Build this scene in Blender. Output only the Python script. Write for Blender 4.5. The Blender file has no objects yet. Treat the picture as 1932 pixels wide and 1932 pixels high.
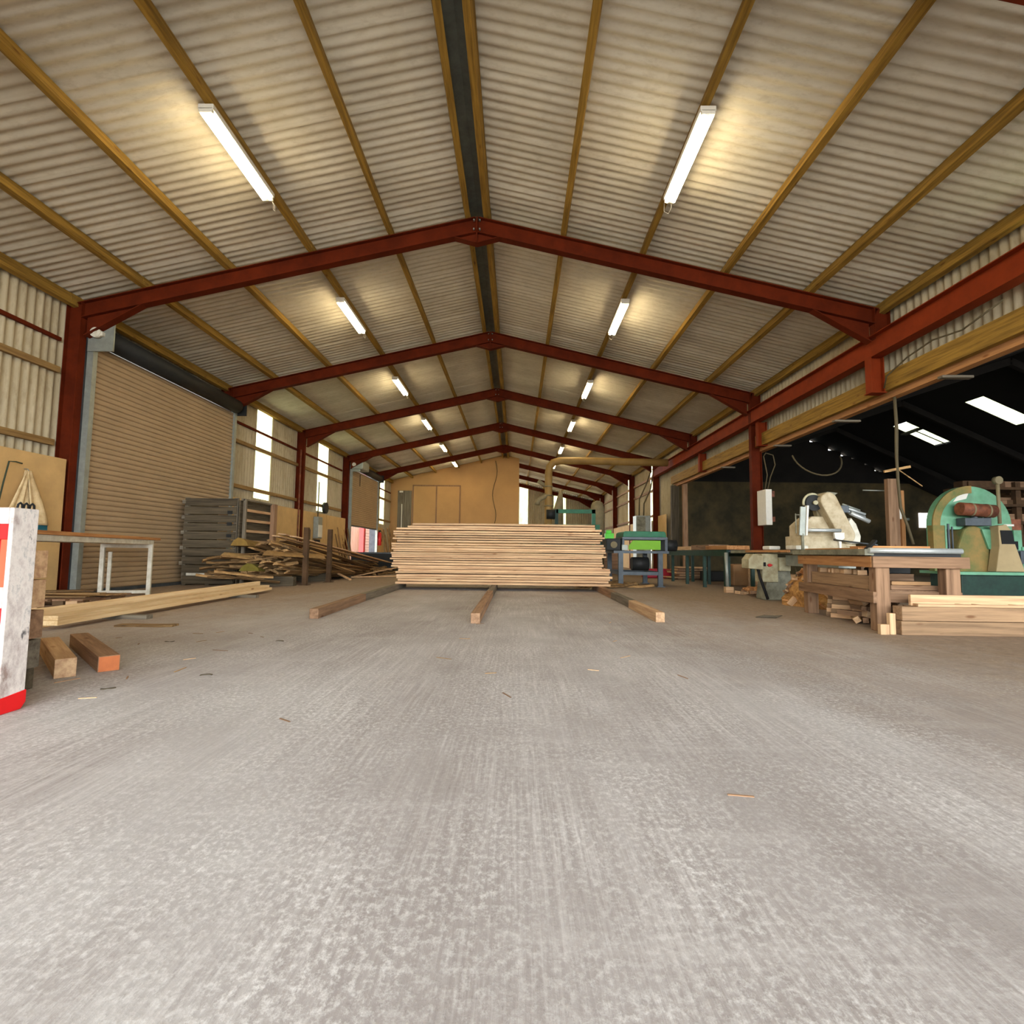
import bpy, math, random
from mathutils import Vector, Matrix
random.seed(7)
R = math.radians
SC = bpy.context.scene
COL = SC.collection

# ---------------------------------------------------------------- camera, world, exposure
cam_d = bpy.data.cameras.new('camera')
cam_d.sensor_width = 36.0
cam_d.lens = 985.5 / 1932 * 36.0
cam_d.clip_start = 0.05
cam_d.clip_end = 300
cam = bpy.data.objects.new('camera', cam_d)
COL.objects.link(cam)
_p, _y, _r = R(4.363), R(0.555), R(0.7006)
_f = Vector((-math.sin(_y) * math.cos(_p), math.cos(_y) * math.cos(_p), math.sin(_p)))
_rt = Vector((math.cos(_y), math.sin(_y), 0.0))
_up = _rt.cross(_f)
_rt2 = _rt * math.cos(_r) + _up * math.sin(_r)
_up2 = -_rt * math.sin(_r) + _up * math.cos(_r)
_m = Matrix((_rt2, _up2, -_f)).transposed().to_4x4()
_m.translation = Vector((0, 0, 0.8))
cam.matrix_world = _m
SC.camera = cam

world = bpy.data.worlds.new('overcast_sky')
SC.world = world
world.use_nodes = True
_bg = world.node_tree.nodes['Background']
_bg.inputs[0].default_value = (0.93, 0.965, 1.0, 1)
_bg.inputs[1].default_value = 11.5
LAMP = 60.0

SC.view_settings.view_transform = 'Standard'
SC.view_settings.look = 'None'
SC.view_settings.gamma = 1.0
SC.view_settings.use_curve_mapping = False
SC.view_settings.exposure = 0.0
SC.render.film_transparent = False
cy = SC.cycles
cy.use_denoising = True
cy.max_bounces = 10
cy.diffuse_bounces = 6
cy.glossy_bounces = 4
cy.transmission_bounces = 6
cy.sample_clamp_indirect = 8.0
cy.caustics_reflective = False
cy.caustics_refractive = False


def portal(name, loc, rot, sx, sy):
    d = bpy.data.lights.new(name, 'AREA')
    d.shape = 'RECTANGLE'
    d.size, d.size_y = sx, sy
    d.cycles.is_portal = True
    o = bpy.data.objects.new(name, d)
    o.location = loc
    o.rotation_euler = rot
    COL.objects.link(o)


# daylight comes in through the open gable behind the camera
portal('daylight_portal', (-0.75, -6.0, 3.2), (R(90), 0, 0), 14.2, 6.6)


# ---------------------------------------------------------------- materials
def lin(c):
    return tuple(((v / 255) / 12.92 if v / 255 <= 0.04045 else ((v / 255 + 0.055) / 1.055) ** 2.4) for v in c) + (1.0,)


class NT:
    def __init__(s, name):
        s.m = bpy.data.materials.new(name)
        s.m.use_nodes = True
        s.t = s.m.node_tree
        s.b = s.t.nodes['Principled BSDF']
        s.out = s.t.nodes['Material Output']

    def n(s, typ, **k):
        nd = s.t.nodes.new(typ)
        for a, v in k.items():
            setattr(nd, a, v)
        return nd

    def l(s, a, b):
        s.t.links.new(a, b)

    def coords(s, scale=(1, 1, 1), rnd=True):
        tc = s.n('ShaderNodeTexCoord')
        mp = s.n('ShaderNodeMapping')
        mp.inputs['Scale'].default_value = scale
        if rnd:
            oi = s.n('ShaderNodeObjectInfo')
            mu = s.n('ShaderNodeMath', operation='MULTIPLY')
            mu.inputs[1].default_value = 37.0
            s.l(oi.outputs['Random'], mu.inputs[0])
            ad = s.n('ShaderNodeVectorMath', operation='ADD')
            s.l(tc.outputs['Object'], ad.inputs[0])
            s.l(mu.outputs[0], ad.inputs[1])
            s.l(ad.outputs[0], mp.inputs['Vector'])
        else:
            s.l(tc.outputs['Object'], mp.inputs['Vector'])
        return mp.outputs['Vector']

    def noise(s, vec, scale, detail=4, rough=0.6):
        nz = s.n('ShaderNodeTexNoise')
        nz.inputs['Scale'].default_value = scale
        nz.inputs['Detail'].default_value = detail
        nz.inputs['Roughness'].default_value = rough
        s.l(vec, nz.inputs['Vector'])
        return nz.outputs['Fac']

    def ramp(s, fac, stops):
        r = s.n('ShaderNodeValToRGB')
        e = r.color_ramp.elements
        e[0].position, e[0].color = stops[0][0], stops[0][1]
        e[1].position, e[1].color = stops[-1][0], stops[-1][1]
        for p, c in stops[1:-1]:
            x = e.new(p)
            x.color = c
        s.l(fac, r.inputs[0])
        return r.outputs['Color']

    def mix(s, fac, a, b, mode='MIX'):
        mx = s.n('ShaderNodeMix', data_type='RGBA', blend_type=mode)
        for inp, v in ((mx.inputs[0], fac), (mx.inputs[6], a), (mx.inputs[7], b)):
            if hasattr(v, 'default_value') or hasattr(v, 'is_linked'):
                s.l(v, inp)
            else:
                inp.default_value = v
        return mx.outputs[2]

    def bump(s, h, strength=0.3, dist=0.01):
        bp = s.n('ShaderNodeBump')
        bp.inputs['Strength'].default_value = strength
        bp.inputs['Distance'].default_value = dist
        s.l(h, bp.inputs['Height'])
        s.l(bp.outputs[0], s.b.inputs['Normal'])

    def set(s, col, rough=0.8, metal=0.0, spec=0.3):
        if hasattr(col, 'is_linked'):
            s.l(col, s.b.inputs['Base Color'])
        else:
            s.b.inputs['Base Color'].default_value = col
        s.b.inputs['Roughness'].default_value = rough
        s.b.inputs['Metallic'].default_value = metal
        s.b.inputs['Specular IOR Level'].default_value = spec
        return s.m


def wood(name, light, dark, axis=0, knots=True, var=0.16, rough=0.8, fine=1.0):
    t = NT(name)
    sc = [26 * fine, 26 * fine, 26 * fine]
    sc[axis] = 1.3
    v = t.coords(tuple(sc))
    g = t.noise(v, 1.0, 5, 0.65)
    c = t.ramp(g, [(0.3, lin(dark)), (0.62, lin(light))])
    if knots:
        sk = [7.0, 7.0, 7.0]
        sk[axis] = 2.2
        v2 = t.coords(tuple(sk))
        vo = t.n('ShaderNodeTexVoronoi')
        vo.inputs['Scale'].default_value = 1.0
        t.l(v2, vo.inputs['Vector'])
        kc = t.ramp(vo.outputs['Distance'], [(0.06, (0.45, 0.3, 0.2, 1)), (0.15, (1, 1, 1, 1))])
        c = t.mix(0.8, c, kc, 'MULTIPLY')
    oi = t.n('ShaderNodeObjectInfo')
    hv = t.n('ShaderNodeHueSaturation')
    mr = t.n('ShaderNodeMapRange')
    mr.inputs[3].default_value = 1 - var
    mr.inputs[4].default_value = 1 + var
    t.l(oi.outputs['Random'], mr.inputs[0])
    t.l(mr.outputs[0], hv.inputs['Value'])
    t.l(c, hv.inputs['Color'])
    t.bump(g, 0.25, 0.004)
    return t.set(hv.outputs[0], rough)


def plain(name, col, rough=0.6, metal=0.0, vary=0.25, scale=6.0, spec=0.4, dirt=None, bump=0.1):
    t = NT(name)
    v = t.coords()
    g = t.noise(v, scale, 5, 0.65)
    d = lin(dirt) if dirt else tuple(x * (1 - vary) for x in lin(col)[:3]) + (1,)
    c = t.ramp(g, [(0.35, d), (0.65, lin(col))])
    t.bump(g, bump, 0.004)
    return t.set(c, rough, metal, spec)


M = {}
AX = {'x': 0, 'y': 1, 'z': 2}
for a in 'xyz':
    M['pine_' + a] = wood('pale_pine_' + a, (216, 182, 140), (172, 132, 98), AX[a], var=0.22)
    M['pale_' + a] = wood('planed_pale_board_' + a, (232, 206, 160), (206, 172, 122), AX[a])
    M['mid_' + a] = wood('aged_pine_beam_' + a, (158, 128, 96), (118, 94, 70), AX[a])
    M['orange_' + a] = wood('orange_timber_' + a, (196, 144, 92), (150, 98, 56), AX[a])
    M['brown_' + a] = wood('worn_brown_timber_' + a, (152, 120, 92), (108, 82, 60), AX[a])
    M['grey_' + a] = wood('weathered_grey_timber_' + a, (128, 120, 104), (82, 74, 62), AX[a], knots=False)
    M['slate_' + a] = wood('dark_slate_timber_' + a, (94, 84, 66), (52, 45, 34), AX[a], knots=False)
    M['bark_' + a] = wood('rough_slab_timber_' + a, (168, 134, 88), (70, 50, 32), AX[a], knots=False, var=0.4)
M['purlin'] = wood('aged_yellow_purlin', (156, 122, 50), (104, 78, 28), 1, var=0.14)
M['purlin_x'] = wood('aged_yellow_rail', (150, 122, 76), (112, 84, 46), 1, var=0.14)
M['ply'] = plain('plywood_sheet', (206, 172, 116), 0.75, vary=0.16, scale=2.5)
M['osb'] = plain('partition_board', (190, 150, 98), 0.75, vary=0.1, scale=1.2)
M['red_steel'] = plain('red_oxide_steel', (96, 34, 11), 0.75, vary=0.35, scale=3.0, spec=0.1)
M['red_steel_l'] = plain('bright_red_oxide_steel', (132, 50, 18), 0.7, vary=0.25, scale=3.0, spec=0.12)
M['galv'] = plain('galvanised_steel', (158, 164, 156), 0.5, 0.5, vary=0.2, scale=8)
M['galv_dark'] = plain('dull_grey_steel', (84, 92, 98), 0.5, 0.4, vary=0.3, scale=5)
M['dark'] = plain('dark_painted_steel', (34, 36, 36), 0.6, vary=0.3, spec=0.3)
M['black'] = plain('black_rubber', (18, 18, 19), 0.8, vary=0.2)
M['chrome'] = plain('bright_bare_steel', (196, 202, 200), 0.35, 0.45, vary=0.1, scale=20)
M['white'] = plain('white_paint', (226, 224, 212), 0.6, vary=0.08, scale=14)
M['white_dirty'] = plain('chipped_white_paint', (222, 220, 206), 0.7, dirt=(194, 190, 172), scale=9)
M['beige'] = plain('dusty_beige_enamel', (186, 182, 150), 0.6, dirt=(146, 136, 104), scale=5)
M['cream'] = plain('cream_machine_enamel', (200, 188, 158), 0.55, dirt=(158, 140, 106), scale=4)
M['greyenamel'] = plain('grey_green_enamel', (142, 142, 122), 0.6, dirt=(98, 96, 80), scale=6)
M['mgreen'] = plain('machine_green', (14, 106, 70), 0.5, vary=0.3)
M['dgreen'] = plain('dark_green_paint', (22, 58, 46), 0.6, vary=0.4)
M['lime'] = plain('lime_green_paint', (112, 172, 20), 0.55, vary=0.1)
M['mint'] = plain('mint_green_enamel', (112, 176, 140), 0.4, dirt=(92, 140, 108), scale=2.5)
M['mint_dirty'] = plain('dust_covered_mint', (150, 122, 70), 0.8, dirt=(96, 108, 62), scale=2.5)
M['rust'] = plain('rusty_brown_motor', (142, 84, 56), 0.7, dirt=(82, 46, 30), scale=6)
M['dustboard'] = plain('dusty_sheet', (178, 158, 118), 0.85, vary=0.14, scale=3)
M['pipe'] = plain('yellowed_duct', (160, 128, 70), 0.6, vary=0.2, scale=3)
M['duct'] = plain('dusty_duct', (140, 128, 96), 0.7, vary=0.3, scale=4)
M['cloth'] = plain('cream_cloth', (222, 202, 160), 0.95, dirt=(176, 150, 106), scale=5)
M['teal'] = plain('teal_cloth', (24, 92, 108), 0.9, vary=0.2)
M['rope'] = plain('dark_green_rope', (56, 66, 50), 0.9, vary=0.2)
M['cable'] = plain('dusty_cable', (88, 78, 54), 0.8, vary=0.2)
M['red_gloss'] = plain('bright_red_paint', (224, 22, 26), 0.45, vary=0.12, scale=3)
M['orange_gloss'] = plain('orange_red_paint', (250, 92, 60), 0.5, vary=0.1, scale=3)
M['red_ext'] = plain('extinguisher_red', (190, 30, 30), 0.4, vary=0.1)
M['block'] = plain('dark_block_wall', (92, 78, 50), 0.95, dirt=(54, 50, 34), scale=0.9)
M['shed_dark'] = plain('near_black_boards', (26, 23, 20), 0.95, vary=0.5, scale=2)  # near-black mottled base colour for the shed boards
M['shed_roof'] = plain('near_black_roof', (14, 15, 15), 0.95, vary=0.4, scale=2)  # almost black base colour, faintly mottled
M['rack'] = plain('old_dark_rack_timber', (92, 68, 44), 0.9, vary=0.5, scale=3)
M['fence'] = wood('pinkish_fence_boards', (150, 112, 96), (118, 84, 70), 2, knots=False)  # pinkish-brown board colour of the fence itself
M['sawdust'] = plain('sawdust', (206, 158, 94), 0.95, dirt=(150, 108, 60), scale=18, bump=0.6)
M['hivis'] = plain('fluorescent_green_plastic', (120, 255, 90), 0.5, vary=0.1)
M['magenta'] = plain('crimson_plastic', (176, 24, 50), 0.5, vary=0.2)
M['sack'] = plain('brown_paper_sack', (170, 132, 92), 0.9, vary=0.2, scale=4)
M['ridge'] = plain('grey_ridge_flashing', (100, 108, 104), 0.5, 0.3, vary=0.35, scale=5)
M['hedge'] = plain('outside_greenery', (120, 160, 84), 0.9, vary=0.5, scale=3)


def m_cement(name, c1, c2, grime, wet=(1, 1, 1)):
    t = NT(name)
    v = t.coords(wet, rnd=False)
    g = t.noise(v, 1.1, 6, 0.7)
    c = t.ramp(g, [(0.3, lin(c2)), (0.68, lin(c1))])
    g2 = t.noise(v, 14, 4, 0.7)
    c2_ = t.ramp(g2, [(0.32, lin(grime)), (0.5, (1, 1, 1, 1))])
    c = t.mix(0.3, c, c2_, 'MULTIPLY')
    t.bump(g2, 0.15, 0.004)
    return t.set(c, 0.9, 0, 0.2)


M['roof'] = m_cement('corrugated_roof_sheet', (216, 211, 194), (188, 181, 162), (196, 186, 168), (0.35, 1, 1))
M['wallsheet'] = m_cement('corrugated_wall_sheet', (190, 180, 154), (160, 148, 120), (170, 150, 120), (1, 1, 0.3))
M['shutter'] = plain('beige_shutter_slat', (166, 143, 112), 0.5, vary=0.14, scale=1.2, spec=0.4, bump=0.02)


def m_floor():
    t = NT('brushed_dusty_concrete')
    tc = t.n('ShaderNodeTexCoord')
    P = tc.outputs['Object']

    def mapped(scale, rot=0.0):
        mp = t.n('ShaderNodeMapping')
        mp.inputs['Scale'].default_value = scale
        mp.inputs['Rotation'].default_value = (0, 0, rot)
        t.l(P, mp.inputs['Vector'])
        return mp.outputs[0]
    big = t.noise(mapped((0.75, 0.28, 1)), 1.0, 5, 0.62)
    base = t.ramp(big, [(0.32, lin((138, 131, 127))), (0.5, lin((155, 150, 147))), (0.7, lin((176, 174, 172)))])
    # brushed streaks running into the building, in patches
    st = t.noise(mapped((30, 1.0, 1)), 1.0, 4, 0.7)
    st2 = t.noise(mapped((80, 2.2, 1), R(4)), 1.0, 3, 0.7)
    patch = t.ramp(t.noise(mapped((1.3, 0.9, 1)), 1.0, 3, 0.6), [(0.38, (0.1, 0.1, 0.1, 1)), (0.62, (1, 1, 1, 1))])
    stc = t.ramp(st, [(0.46, (0, 0, 0, 1)), (0.76, (1, 1, 1, 1))])
    stc2 = t.ramp(st2, [(0.46, (0, 0, 0, 1)), (0.76, (1, 1, 1, 1))])
    s = t.mix(0.5, stc, stc2)
    s = t.mix(1.0, s, patch, 'MULTIPLY')
    c = t.mix(s, base, lin((208, 206, 204)))
    # fine worn speckle where the aggregate shows
    sp = t.noise(mapped((52, 40, 1)), 1.0, 6, 0.78)
    spc = t.ramp(sp, [(0.47, (0, 0, 0, 1)), (0.66, (0.85, 0.85, 0.85, 1))])
    pm = t.ramp(t.noise(mapped((1.5, 0.9, 1), 0.4), 1.0, 5, 0.65), [(0.36, (0.12, 0.12, 0.12, 1)), (0.64, (1, 1, 1, 1))])
    spc = t.mix(1.0, spc, pm, 'MULTIPLY')
    c = t.mix(spc, c, lin((222, 222, 220)))
    dk = t.ramp(t.noise(mapped((70, 60, 1), 0.8), 1.0, 4, 0.7), [(0.30, (0.72, 0.71, 0.7, 1)), (0.42, (1, 1, 1, 1))])
    c = t.mix(0.7, c, dk, 'MULTIPLY')
    # pale dusty smears swept in long arcs and across
    cs = t.ramp(t.noise(mapped((0.8, 6, 1), 0.12), 1.0, 5, 0.7), [(0.54, (0, 0, 0, 1)), (0.76, (0.35, 0.35, 0.35, 1))])
    c = t.mix(cs, c, lin((198, 196, 193)))
    cs2 = t.ramp(t.noise(mapped((4.2, 0.42, 1), R(-32)), 1.0, 5, 0.7), [(0.56, (0, 0, 0, 1)), (0.76, (0.4, 0.4, 0.4, 1))])
    cs2 = t.mix(1.0, cs2, t.ramp(t.noise(mapped((1.1, 1.4, 1), 0.9), 1.0, 5, 0.7), [(0.4, (0.1, 0.1, 0.1, 1)), (0.6, (1, 1, 1, 1))]), 'MULTIPLY')
    c = t.mix(cs2, c, lin((200, 198, 195)))
    # sawdust dirt along the machine side, the shutter side and deeper inside
    xyz = t.n('ShaderNodeSeparateXYZ')
    t.l(P, xyz.inputs[0])
    ab = t.n('ShaderNodeMath', operation='ADD')
    t.l(xyz.outputs[0], ab.inputs[0])
    ab.inputs[1].default_value = 0.5
    ab2 = t.n('ShaderNodeMath', operation='ABSOLUTE')
    t.l(ab.outputs[0], ab2.inputs[0])
    wob = t.n('ShaderNodeMath', operation='MULTIPLY_ADD')
    t.l(t.noise(mapped((1.6, 1.2, 1), 0.5), 1.0, 5, 0.7), wob.inputs[0])
    wob.inputs[1].default_value = 3.2
    t.l(ab2.outputs[0], wob.inputs[2])
    ydep = t.n('ShaderNodeMath', operation='MULTIPLY_ADD')
    t.l(xyz.outputs[1], ydep.inputs[0])
    ydep.inputs[1].default_value = 0.22
    t.l(wob.outputs[0], ydep.inputs[2])
    mr = t.n('ShaderNodeMapRange')
    mr.inputs[1].default_value = 4.2
    mr.inputs[2].default_value = 7.4
    t.l(ydep.outputs[0], mr.inputs[0])
    dirt = t.ramp(t.noise(mapped((12, 12, 1)), 1.0, 5, 0.75), [(0.35, lin((128, 106, 84))), (0.65, lin((160, 138, 112)))])
    mu = t.n('ShaderNodeMath', operation='MULTIPLY')
    t.l(mr.outputs[0], mu.inputs[0])
    mu.inputs[1].default_value = 0.8
    c = t.mix(mu.outputs[0], c, dirt)
    hm = t.n('ShaderNodeMath', operation='ADD')
    t.l(sp, hm.inputs[0])
    t.l(st, hm.inputs[1])
    t.bump(hm.outputs[0], 0.35, 0.006)
    return t.set(c, 0.85, 0, 0.25)


M['floor'] = m_floor()


def m_splatter():
    t = NT('splattered_paint_timber')
    v = t.coords((1, 1, 0.55))
    a = t.noise(v, 7, 6, 0.75)
    c = t.ramp(a, [(0.34, lin((150, 130, 122))), (0.45, lin((196, 186, 180))), (0.55, lin((222, 214, 206))), (0.66, lin((160, 158, 156)))])
    b = t.noise(v, 3.1, 3, 0.6)
    red = t.ramp(b, [(0.58, (0, 0, 0, 1)), (0.7, (0.7, 0.7, 0.7, 1))])
    c = t.mix(red, c, lin((190, 92, 92)))
    b2 = t.noise(v, 11, 4, 0.7)
    dk = t.ramp(b2, [(0.3, (1, 1, 1, 1)), (0.38, (0, 0, 0, 1))])
    c = t.mix(dk, c, lin((96, 92, 92)))
    t.bump(a, 0.5, 0.008)
    return t.set(c, 0.8)


M['splatter'] = m_splatter()


def m_translucent(name, col, tint):
    t = NT(name)
    v = t.coords((1, 1, 0.25), rnd=False)
    g = t.noise(v, 5, 5, 0.7)
    c = t.ramp(g, [(0.35, lin(tint)), (0.6, lin(col))])
    tr = t.n('ShaderNodeBsdfTranslucent')
    t.l(c, tr.inputs[0])
    df = t.n('ShaderNodeBsdfDiffuse')
    t.l(c, df.inputs[0])
    mx = t.n('ShaderNodeMixShader')
    mx.inputs[0].default_value = 0.25
    t.l(tr.outputs[0], mx.inputs[1])
    t.l(df.outputs[0], mx.inputs[2])
    t.l(mx.outputs[0], t.out.inputs[0])
    return t.m


M['rooflight'] = m_translucent('translucent_sheet', (204, 206, 164), (160, 166, 118))


def m_emit(name, col, strength):
    t = NT(name)
    t.b.inputs['Base Color'].default_value = (1, 1, 1, 1)
    t.b.inputs['Emission Color'].default_value = col
    t.b.inputs['Emission Strength'].default_value = strength
    return t.m


M['tube'] = m_emit('fluorescent_tube_glow', (1.0, 0.80, 0.48, 1), LAMP)


# ---------------------------------------------------------------- mesh builder
class G:
    def __init__(s):
        s.v, s.f, s.sm = [], [], []

    def _add(s, vs, fs, smooth=False):
        n = len(s.v)
        s.v += [tuple(v) for v in vs]
        s.f += [tuple(i + n for i in f) for f in fs]
        s.sm += [smooth] * len(fs) if isinstance(smooth, bool) else smooth
        return s

    def box(s, x0, x1, y0, y1, z0, z1, rot=None, piv=None):
        vs = [Vector((x, y, z)) for z in (z0, z1) for x, y in ((x0, y0), (x1, y0), (x1, y1), (x0, y1))]
        if rot is not None:
            pv = Vector(piv) if piv else Vector(((x0 + x1) / 2, (y0 + y1) / 2, (z0 + z1) / 2))
            vs = [rot @ (v - pv) + pv for v in vs]
        return s._add(vs, [(3, 2, 1, 0), (4, 5, 6, 7), (0, 1, 5, 4), (1, 2, 6, 5), (2, 3, 7, 6), (3, 0, 4, 7)])

    def bar(s, p0, p1, w, h, up=(0, 0, 1), taper=1.0):
        p0, p1 = Vector(p0), Vector(p1)
        d = (p1 - p0).normalized()
        u = Vector(up)
        sd = d.cross(u)
        if sd.length < 1e-4:
            sd = d.cross(Vector((1, 0, 0)))
        sd.normalize()
        u = sd.cross(d).normalized()
        vs = []
        for p, k in ((p0, 1.0), (p1, taper)):
            for a, b in ((-1, -1), (1, -1), (1, 1), (-1, 1)):
                vs.append(p + sd * a * w / 2 * k + u * b * h / 2 * k)
        return s._add(vs, [(0, 1, 2, 3), (7, 6, 5, 4), (4, 5, 1, 0), (5, 6, 2, 1), (6, 7, 3, 2), (7, 4, 0, 3)])

    def cyl(s, p0, p1, r, r2=None, n=20, cap=True):
        p0, p1 = Vector(p0), Vector(p1)
        r2 = r if r2 is None else r2
        d = (p1 - p0).normalized()
        a = d.cross(Vector((0, 0, 1)))
        if a.length < 1e-4:
            a = Vector((1, 0, 0))
        a.normalize()
        b = d.cross(a)
        vs = []
        for p, rr in ((p0, r), (p1, r2)):
            for i in range(n):
                t = 2 * math.pi * i / n
                vs.append(p + (a * math.cos(t) + b * math.sin(t)) * rr)
        fs = [(i, (i + 1) % n, n + (i + 1) % n, n + i) for i in range(n)]
        sm = [True] * n
        if cap:
            fs += [tuple(range(n))[::-1], tuple(range(n, 2 * n))]
            sm += [False, False]
        return s._add(vs, fs, sm)

    def tube(s, pts, r, n=8):
        pts = [Vector(p) for p in pts]
        vs = []
        pa = None
        for i, p in enumerate(pts):
            d = (pts[min(i + 1, len(pts) - 1)] - pts[max(i - 1, 0)]).normalized()
            if pa is None:
                a = d.cross(Vector((0, 0, 1)))
                if a.length < 1e-3:
                    a = Vector((1, 0, 0))
            else:
                a = pa - d * pa.dot(d)
            a.normalize()
            pa = a
            b = d.cross(a)
            rr = r[i] if isinstance(r, (list, tuple)) else r
            for k in range(n):
                t = 2 * math.pi * k / n
                vs.append(p + (a * math.cos(t) + b * math.sin(t)) * rr)
        fs = []
        for i in range(len(pts) - 1):
            for k in range(n):
                fs.append((i * n + k, i * n + (k + 1) % n, (i + 1) * n + (k + 1) % n, (i + 1) * n + k))
        sm = [True] * len(fs)
        m = (len(pts) - 1) * n
        fs += [tuple(range(n))[::-1], tuple(range(m, m + n))]
        return s._add(vs, fs, sm + [False, False])

    def prism(s, pts, plane, a, b):
        """polygon in a plane ('xz','yz','xy') extruded along the third axis from a to b"""
        n = len(pts)

        def mk(p, q, t):
            return {'xz': (p, t, q), 'yz': (t, p, q), 'xy': (p, q, t)}[plane]
        vs = [mk(p, q, a) for p, q in pts] + [mk(p, q, b) for p, q in pts]
        fs = [(i, (i + 1) % n, n + (i + 1) % n, n + i) for i in range(n)]
        fs += [tuple(range(n))[::-1], tuple(range(n, 2 * n))]
        return s._add(vs, fs)

    def ibeam(s, p0, p1, w, h, t=0.014, up=(0, 0, 1)):
        p0, p1 = Vector(p0), Vector(p1)
        d = (p1 - p0).normalized()
        sd = d.cross(Vector(up)).normalized()
        u = sd.cross(d).normalized()
        for k in (-1, 1):
            o = u * k * (h / 2 - t / 2)
            s.bar(p0 + o, p1 + o, w, t, u)
        return s.bar(p0, p1, t * 0.8, h - 2 * t, u)

    def corr(s, o, u, v, nrm, lu, lv, pitch=0.146, amp=0.024, sheet=0.0, seg=8, step=0.016, phase=0.0):
        o, u, v, nrm = Vector(o), Vector(u), Vector(v), Vector(nrm)
        n = max(2, int(lu / pitch * seg))
        vs = []
        for i in range(n + 1):
            x = lu * i / n
            h = amp * math.sin(2 * math.pi * (x + phase) / pitch)
            if sheet:
                h += step * (((x + phase) / sheet) % 1.0)
            for k in (0, 1):
                vs.append(o + u * x + v * (lv * k) + nrm * h)
        fs = [(2 * i, 2 * i + 2, 2 * i + 3, 2 * i + 1) for i in range(n)]
        return s._add(vs, fs, True)

    def plank(s, L, w, t, seed, axis='x', seg=8, warp=0.008, ragged=0.0):
        """board centred on its length, resting on z=0, slightly warped"""
        rd = random.Random(seed)
        a1, a2, ph = rd.uniform(-1, 1) * warp, rd.uniform(-1, 1) * warp * 0.6, rd.uniform(0, 6)
        vs = []
        for i in range(seg + 1):
            x = -L / 2 + L * i / seg
            q = 2 * i / seg - 1
            dz = a1 * (1 - q * q) * 0.5 + a2 * math.sin(ph + 3 * q) * 0.4
            rg = rd.uniform(-1, 1) * ragged
            r2 = rd.uniform(-1, 1) * ragged
            for yy, zz in ((-w / 2 + rg, 0), (w / 2 + r2, 0), (w / 2 + r2, t), (-w / 2 + rg, t)):
                vs.append((x, yy, zz + dz) if axis == 'x' else (yy, x, zz + dz))
        fs = []
        for i in range(seg):
            for k in range(4):
                f = (i * 4 + k, (i + 1) * 4 + k, (i + 1) * 4 + (k + 1) % 4, i * 4 + (k + 1) % 4)
                fs.append(f if axis == 'y' else f[::-1])
        m = seg * 4
        e0, e1 = (0, 1, 2, 3), (m + 3, m + 2, m + 1, m)
        fs += [e0, e1] if axis == 'y' else [e0[::-1], e1[::-1]]
        return s._add(vs, fs)

    def mesh(s, name, mat):
        me = bpy.data.meshes.new(name)
        me.from_pydata(s.v, [], s.f)
        me.polygons.foreach_set('use_smooth', s.sm)
        me.materials.append(mat)
        me.update()
        return me


def obj(name, g, mat, parent=None, bev=0.0, loc=None, rot=None):
    me = g.mesh(name, M[mat] if isinstance(mat, str) else mat) if isinstance(g, G) else g
    o = bpy.data.objects.new(name, me)
    COL.objects.link(o)
    if parent is not None:
        o.parent = parent
    if loc is not None:
        o.location = loc
    if rot is not None:
        o.rotation_euler = rot
    if bev:
        b = o.modifiers.new('edge', 'BEVEL')
        b.width = bev
        b.segments = 2
        b.limit_method = 'ANGLE'
        b.angle_limit = R(40)
    return o


def tag(o, label, cat, group=None, kind=None):
    o['label'] = label
    o['category'] = cat
    if group:
        o['group'] = group
    if kind:
        o['kind'] = kind
    return o


def thing(name, label, cat, loc=(0, 0, 0), rz=0.0, group=None):
    o = bpy.data.objects.new(name, None)
    o.empty_display_size = 0.2
    COL.objects.link(o)
    o.location = loc
    o.rotation_euler = (0, 0, rz)
    return tag(o, label, cat, group)


def struct(name, g, mat, label, cat):
    o = obj(name, g, mat)
    return tag(o, label, cat, kind='structure')


def single(name, g, mat, label, cat, group=None, bev=0.0, loc=None, rot=None):
    return tag(obj(name, g, mat, bev=bev, loc=loc, rot=rot), label, cat, group)


def dup(o, parent=None):
    c = o.copy()
    COL.objects.link(c)
    if parent is not None:
        c.parent = parent
    for ch in list(o.children):
        dup(ch, c)
    return c


ORD = ['first', 'second', 'third', 'fourth', 'fifth', 'sixth', 'seventh', 'eighth', 'ninth', 'tenth', 'eleventh', 'twelfth',
       'thirteenth', 'fourteenth', 'fifteenth', 'sixteenth', 'seventeenth', 'eighteenth', 'nineteenth', 'twentieth',
       'twenty-first', 'twenty-second', 'twenty-third', 'twenty-fourth', 'twenty-fifth', 'twenty-sixth', 'twenty-seventh',
       'twenty-eighth', 'twenty-ninth', 'thirtieth']

# ---------------------------------------------------------------- building shell
XR, XL, XW = -0.74, -7.70, 6.22         # ridge, shutter-side wall, shed-side wall
SL = 0.2325
Y0, Y1 = -6.0, 42.0
FR = [-5.7, -1.05, 3.75, 8.55, 13.2, 17.9, 22.7, 27.5, 32.2, 37.0, 41.6]


def zp(x):                               # purlin centre plane
    return 6.574 - SL * abs(x - XR)


struct('floor', G().box(XL - 0.15, 22, Y0, Y1, -0.25, 0.0), 'floor', 'dusty brushed concrete floor of the timber workshop', 'floor')
struct('ground_outside', G().box(-60, 60, -50, 80, -0.4, -0.26), plain('outside_yard', (190, 182, 170), 0.9, vary=0.15),
       'pale yard outside the workshop', 'ground')

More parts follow.
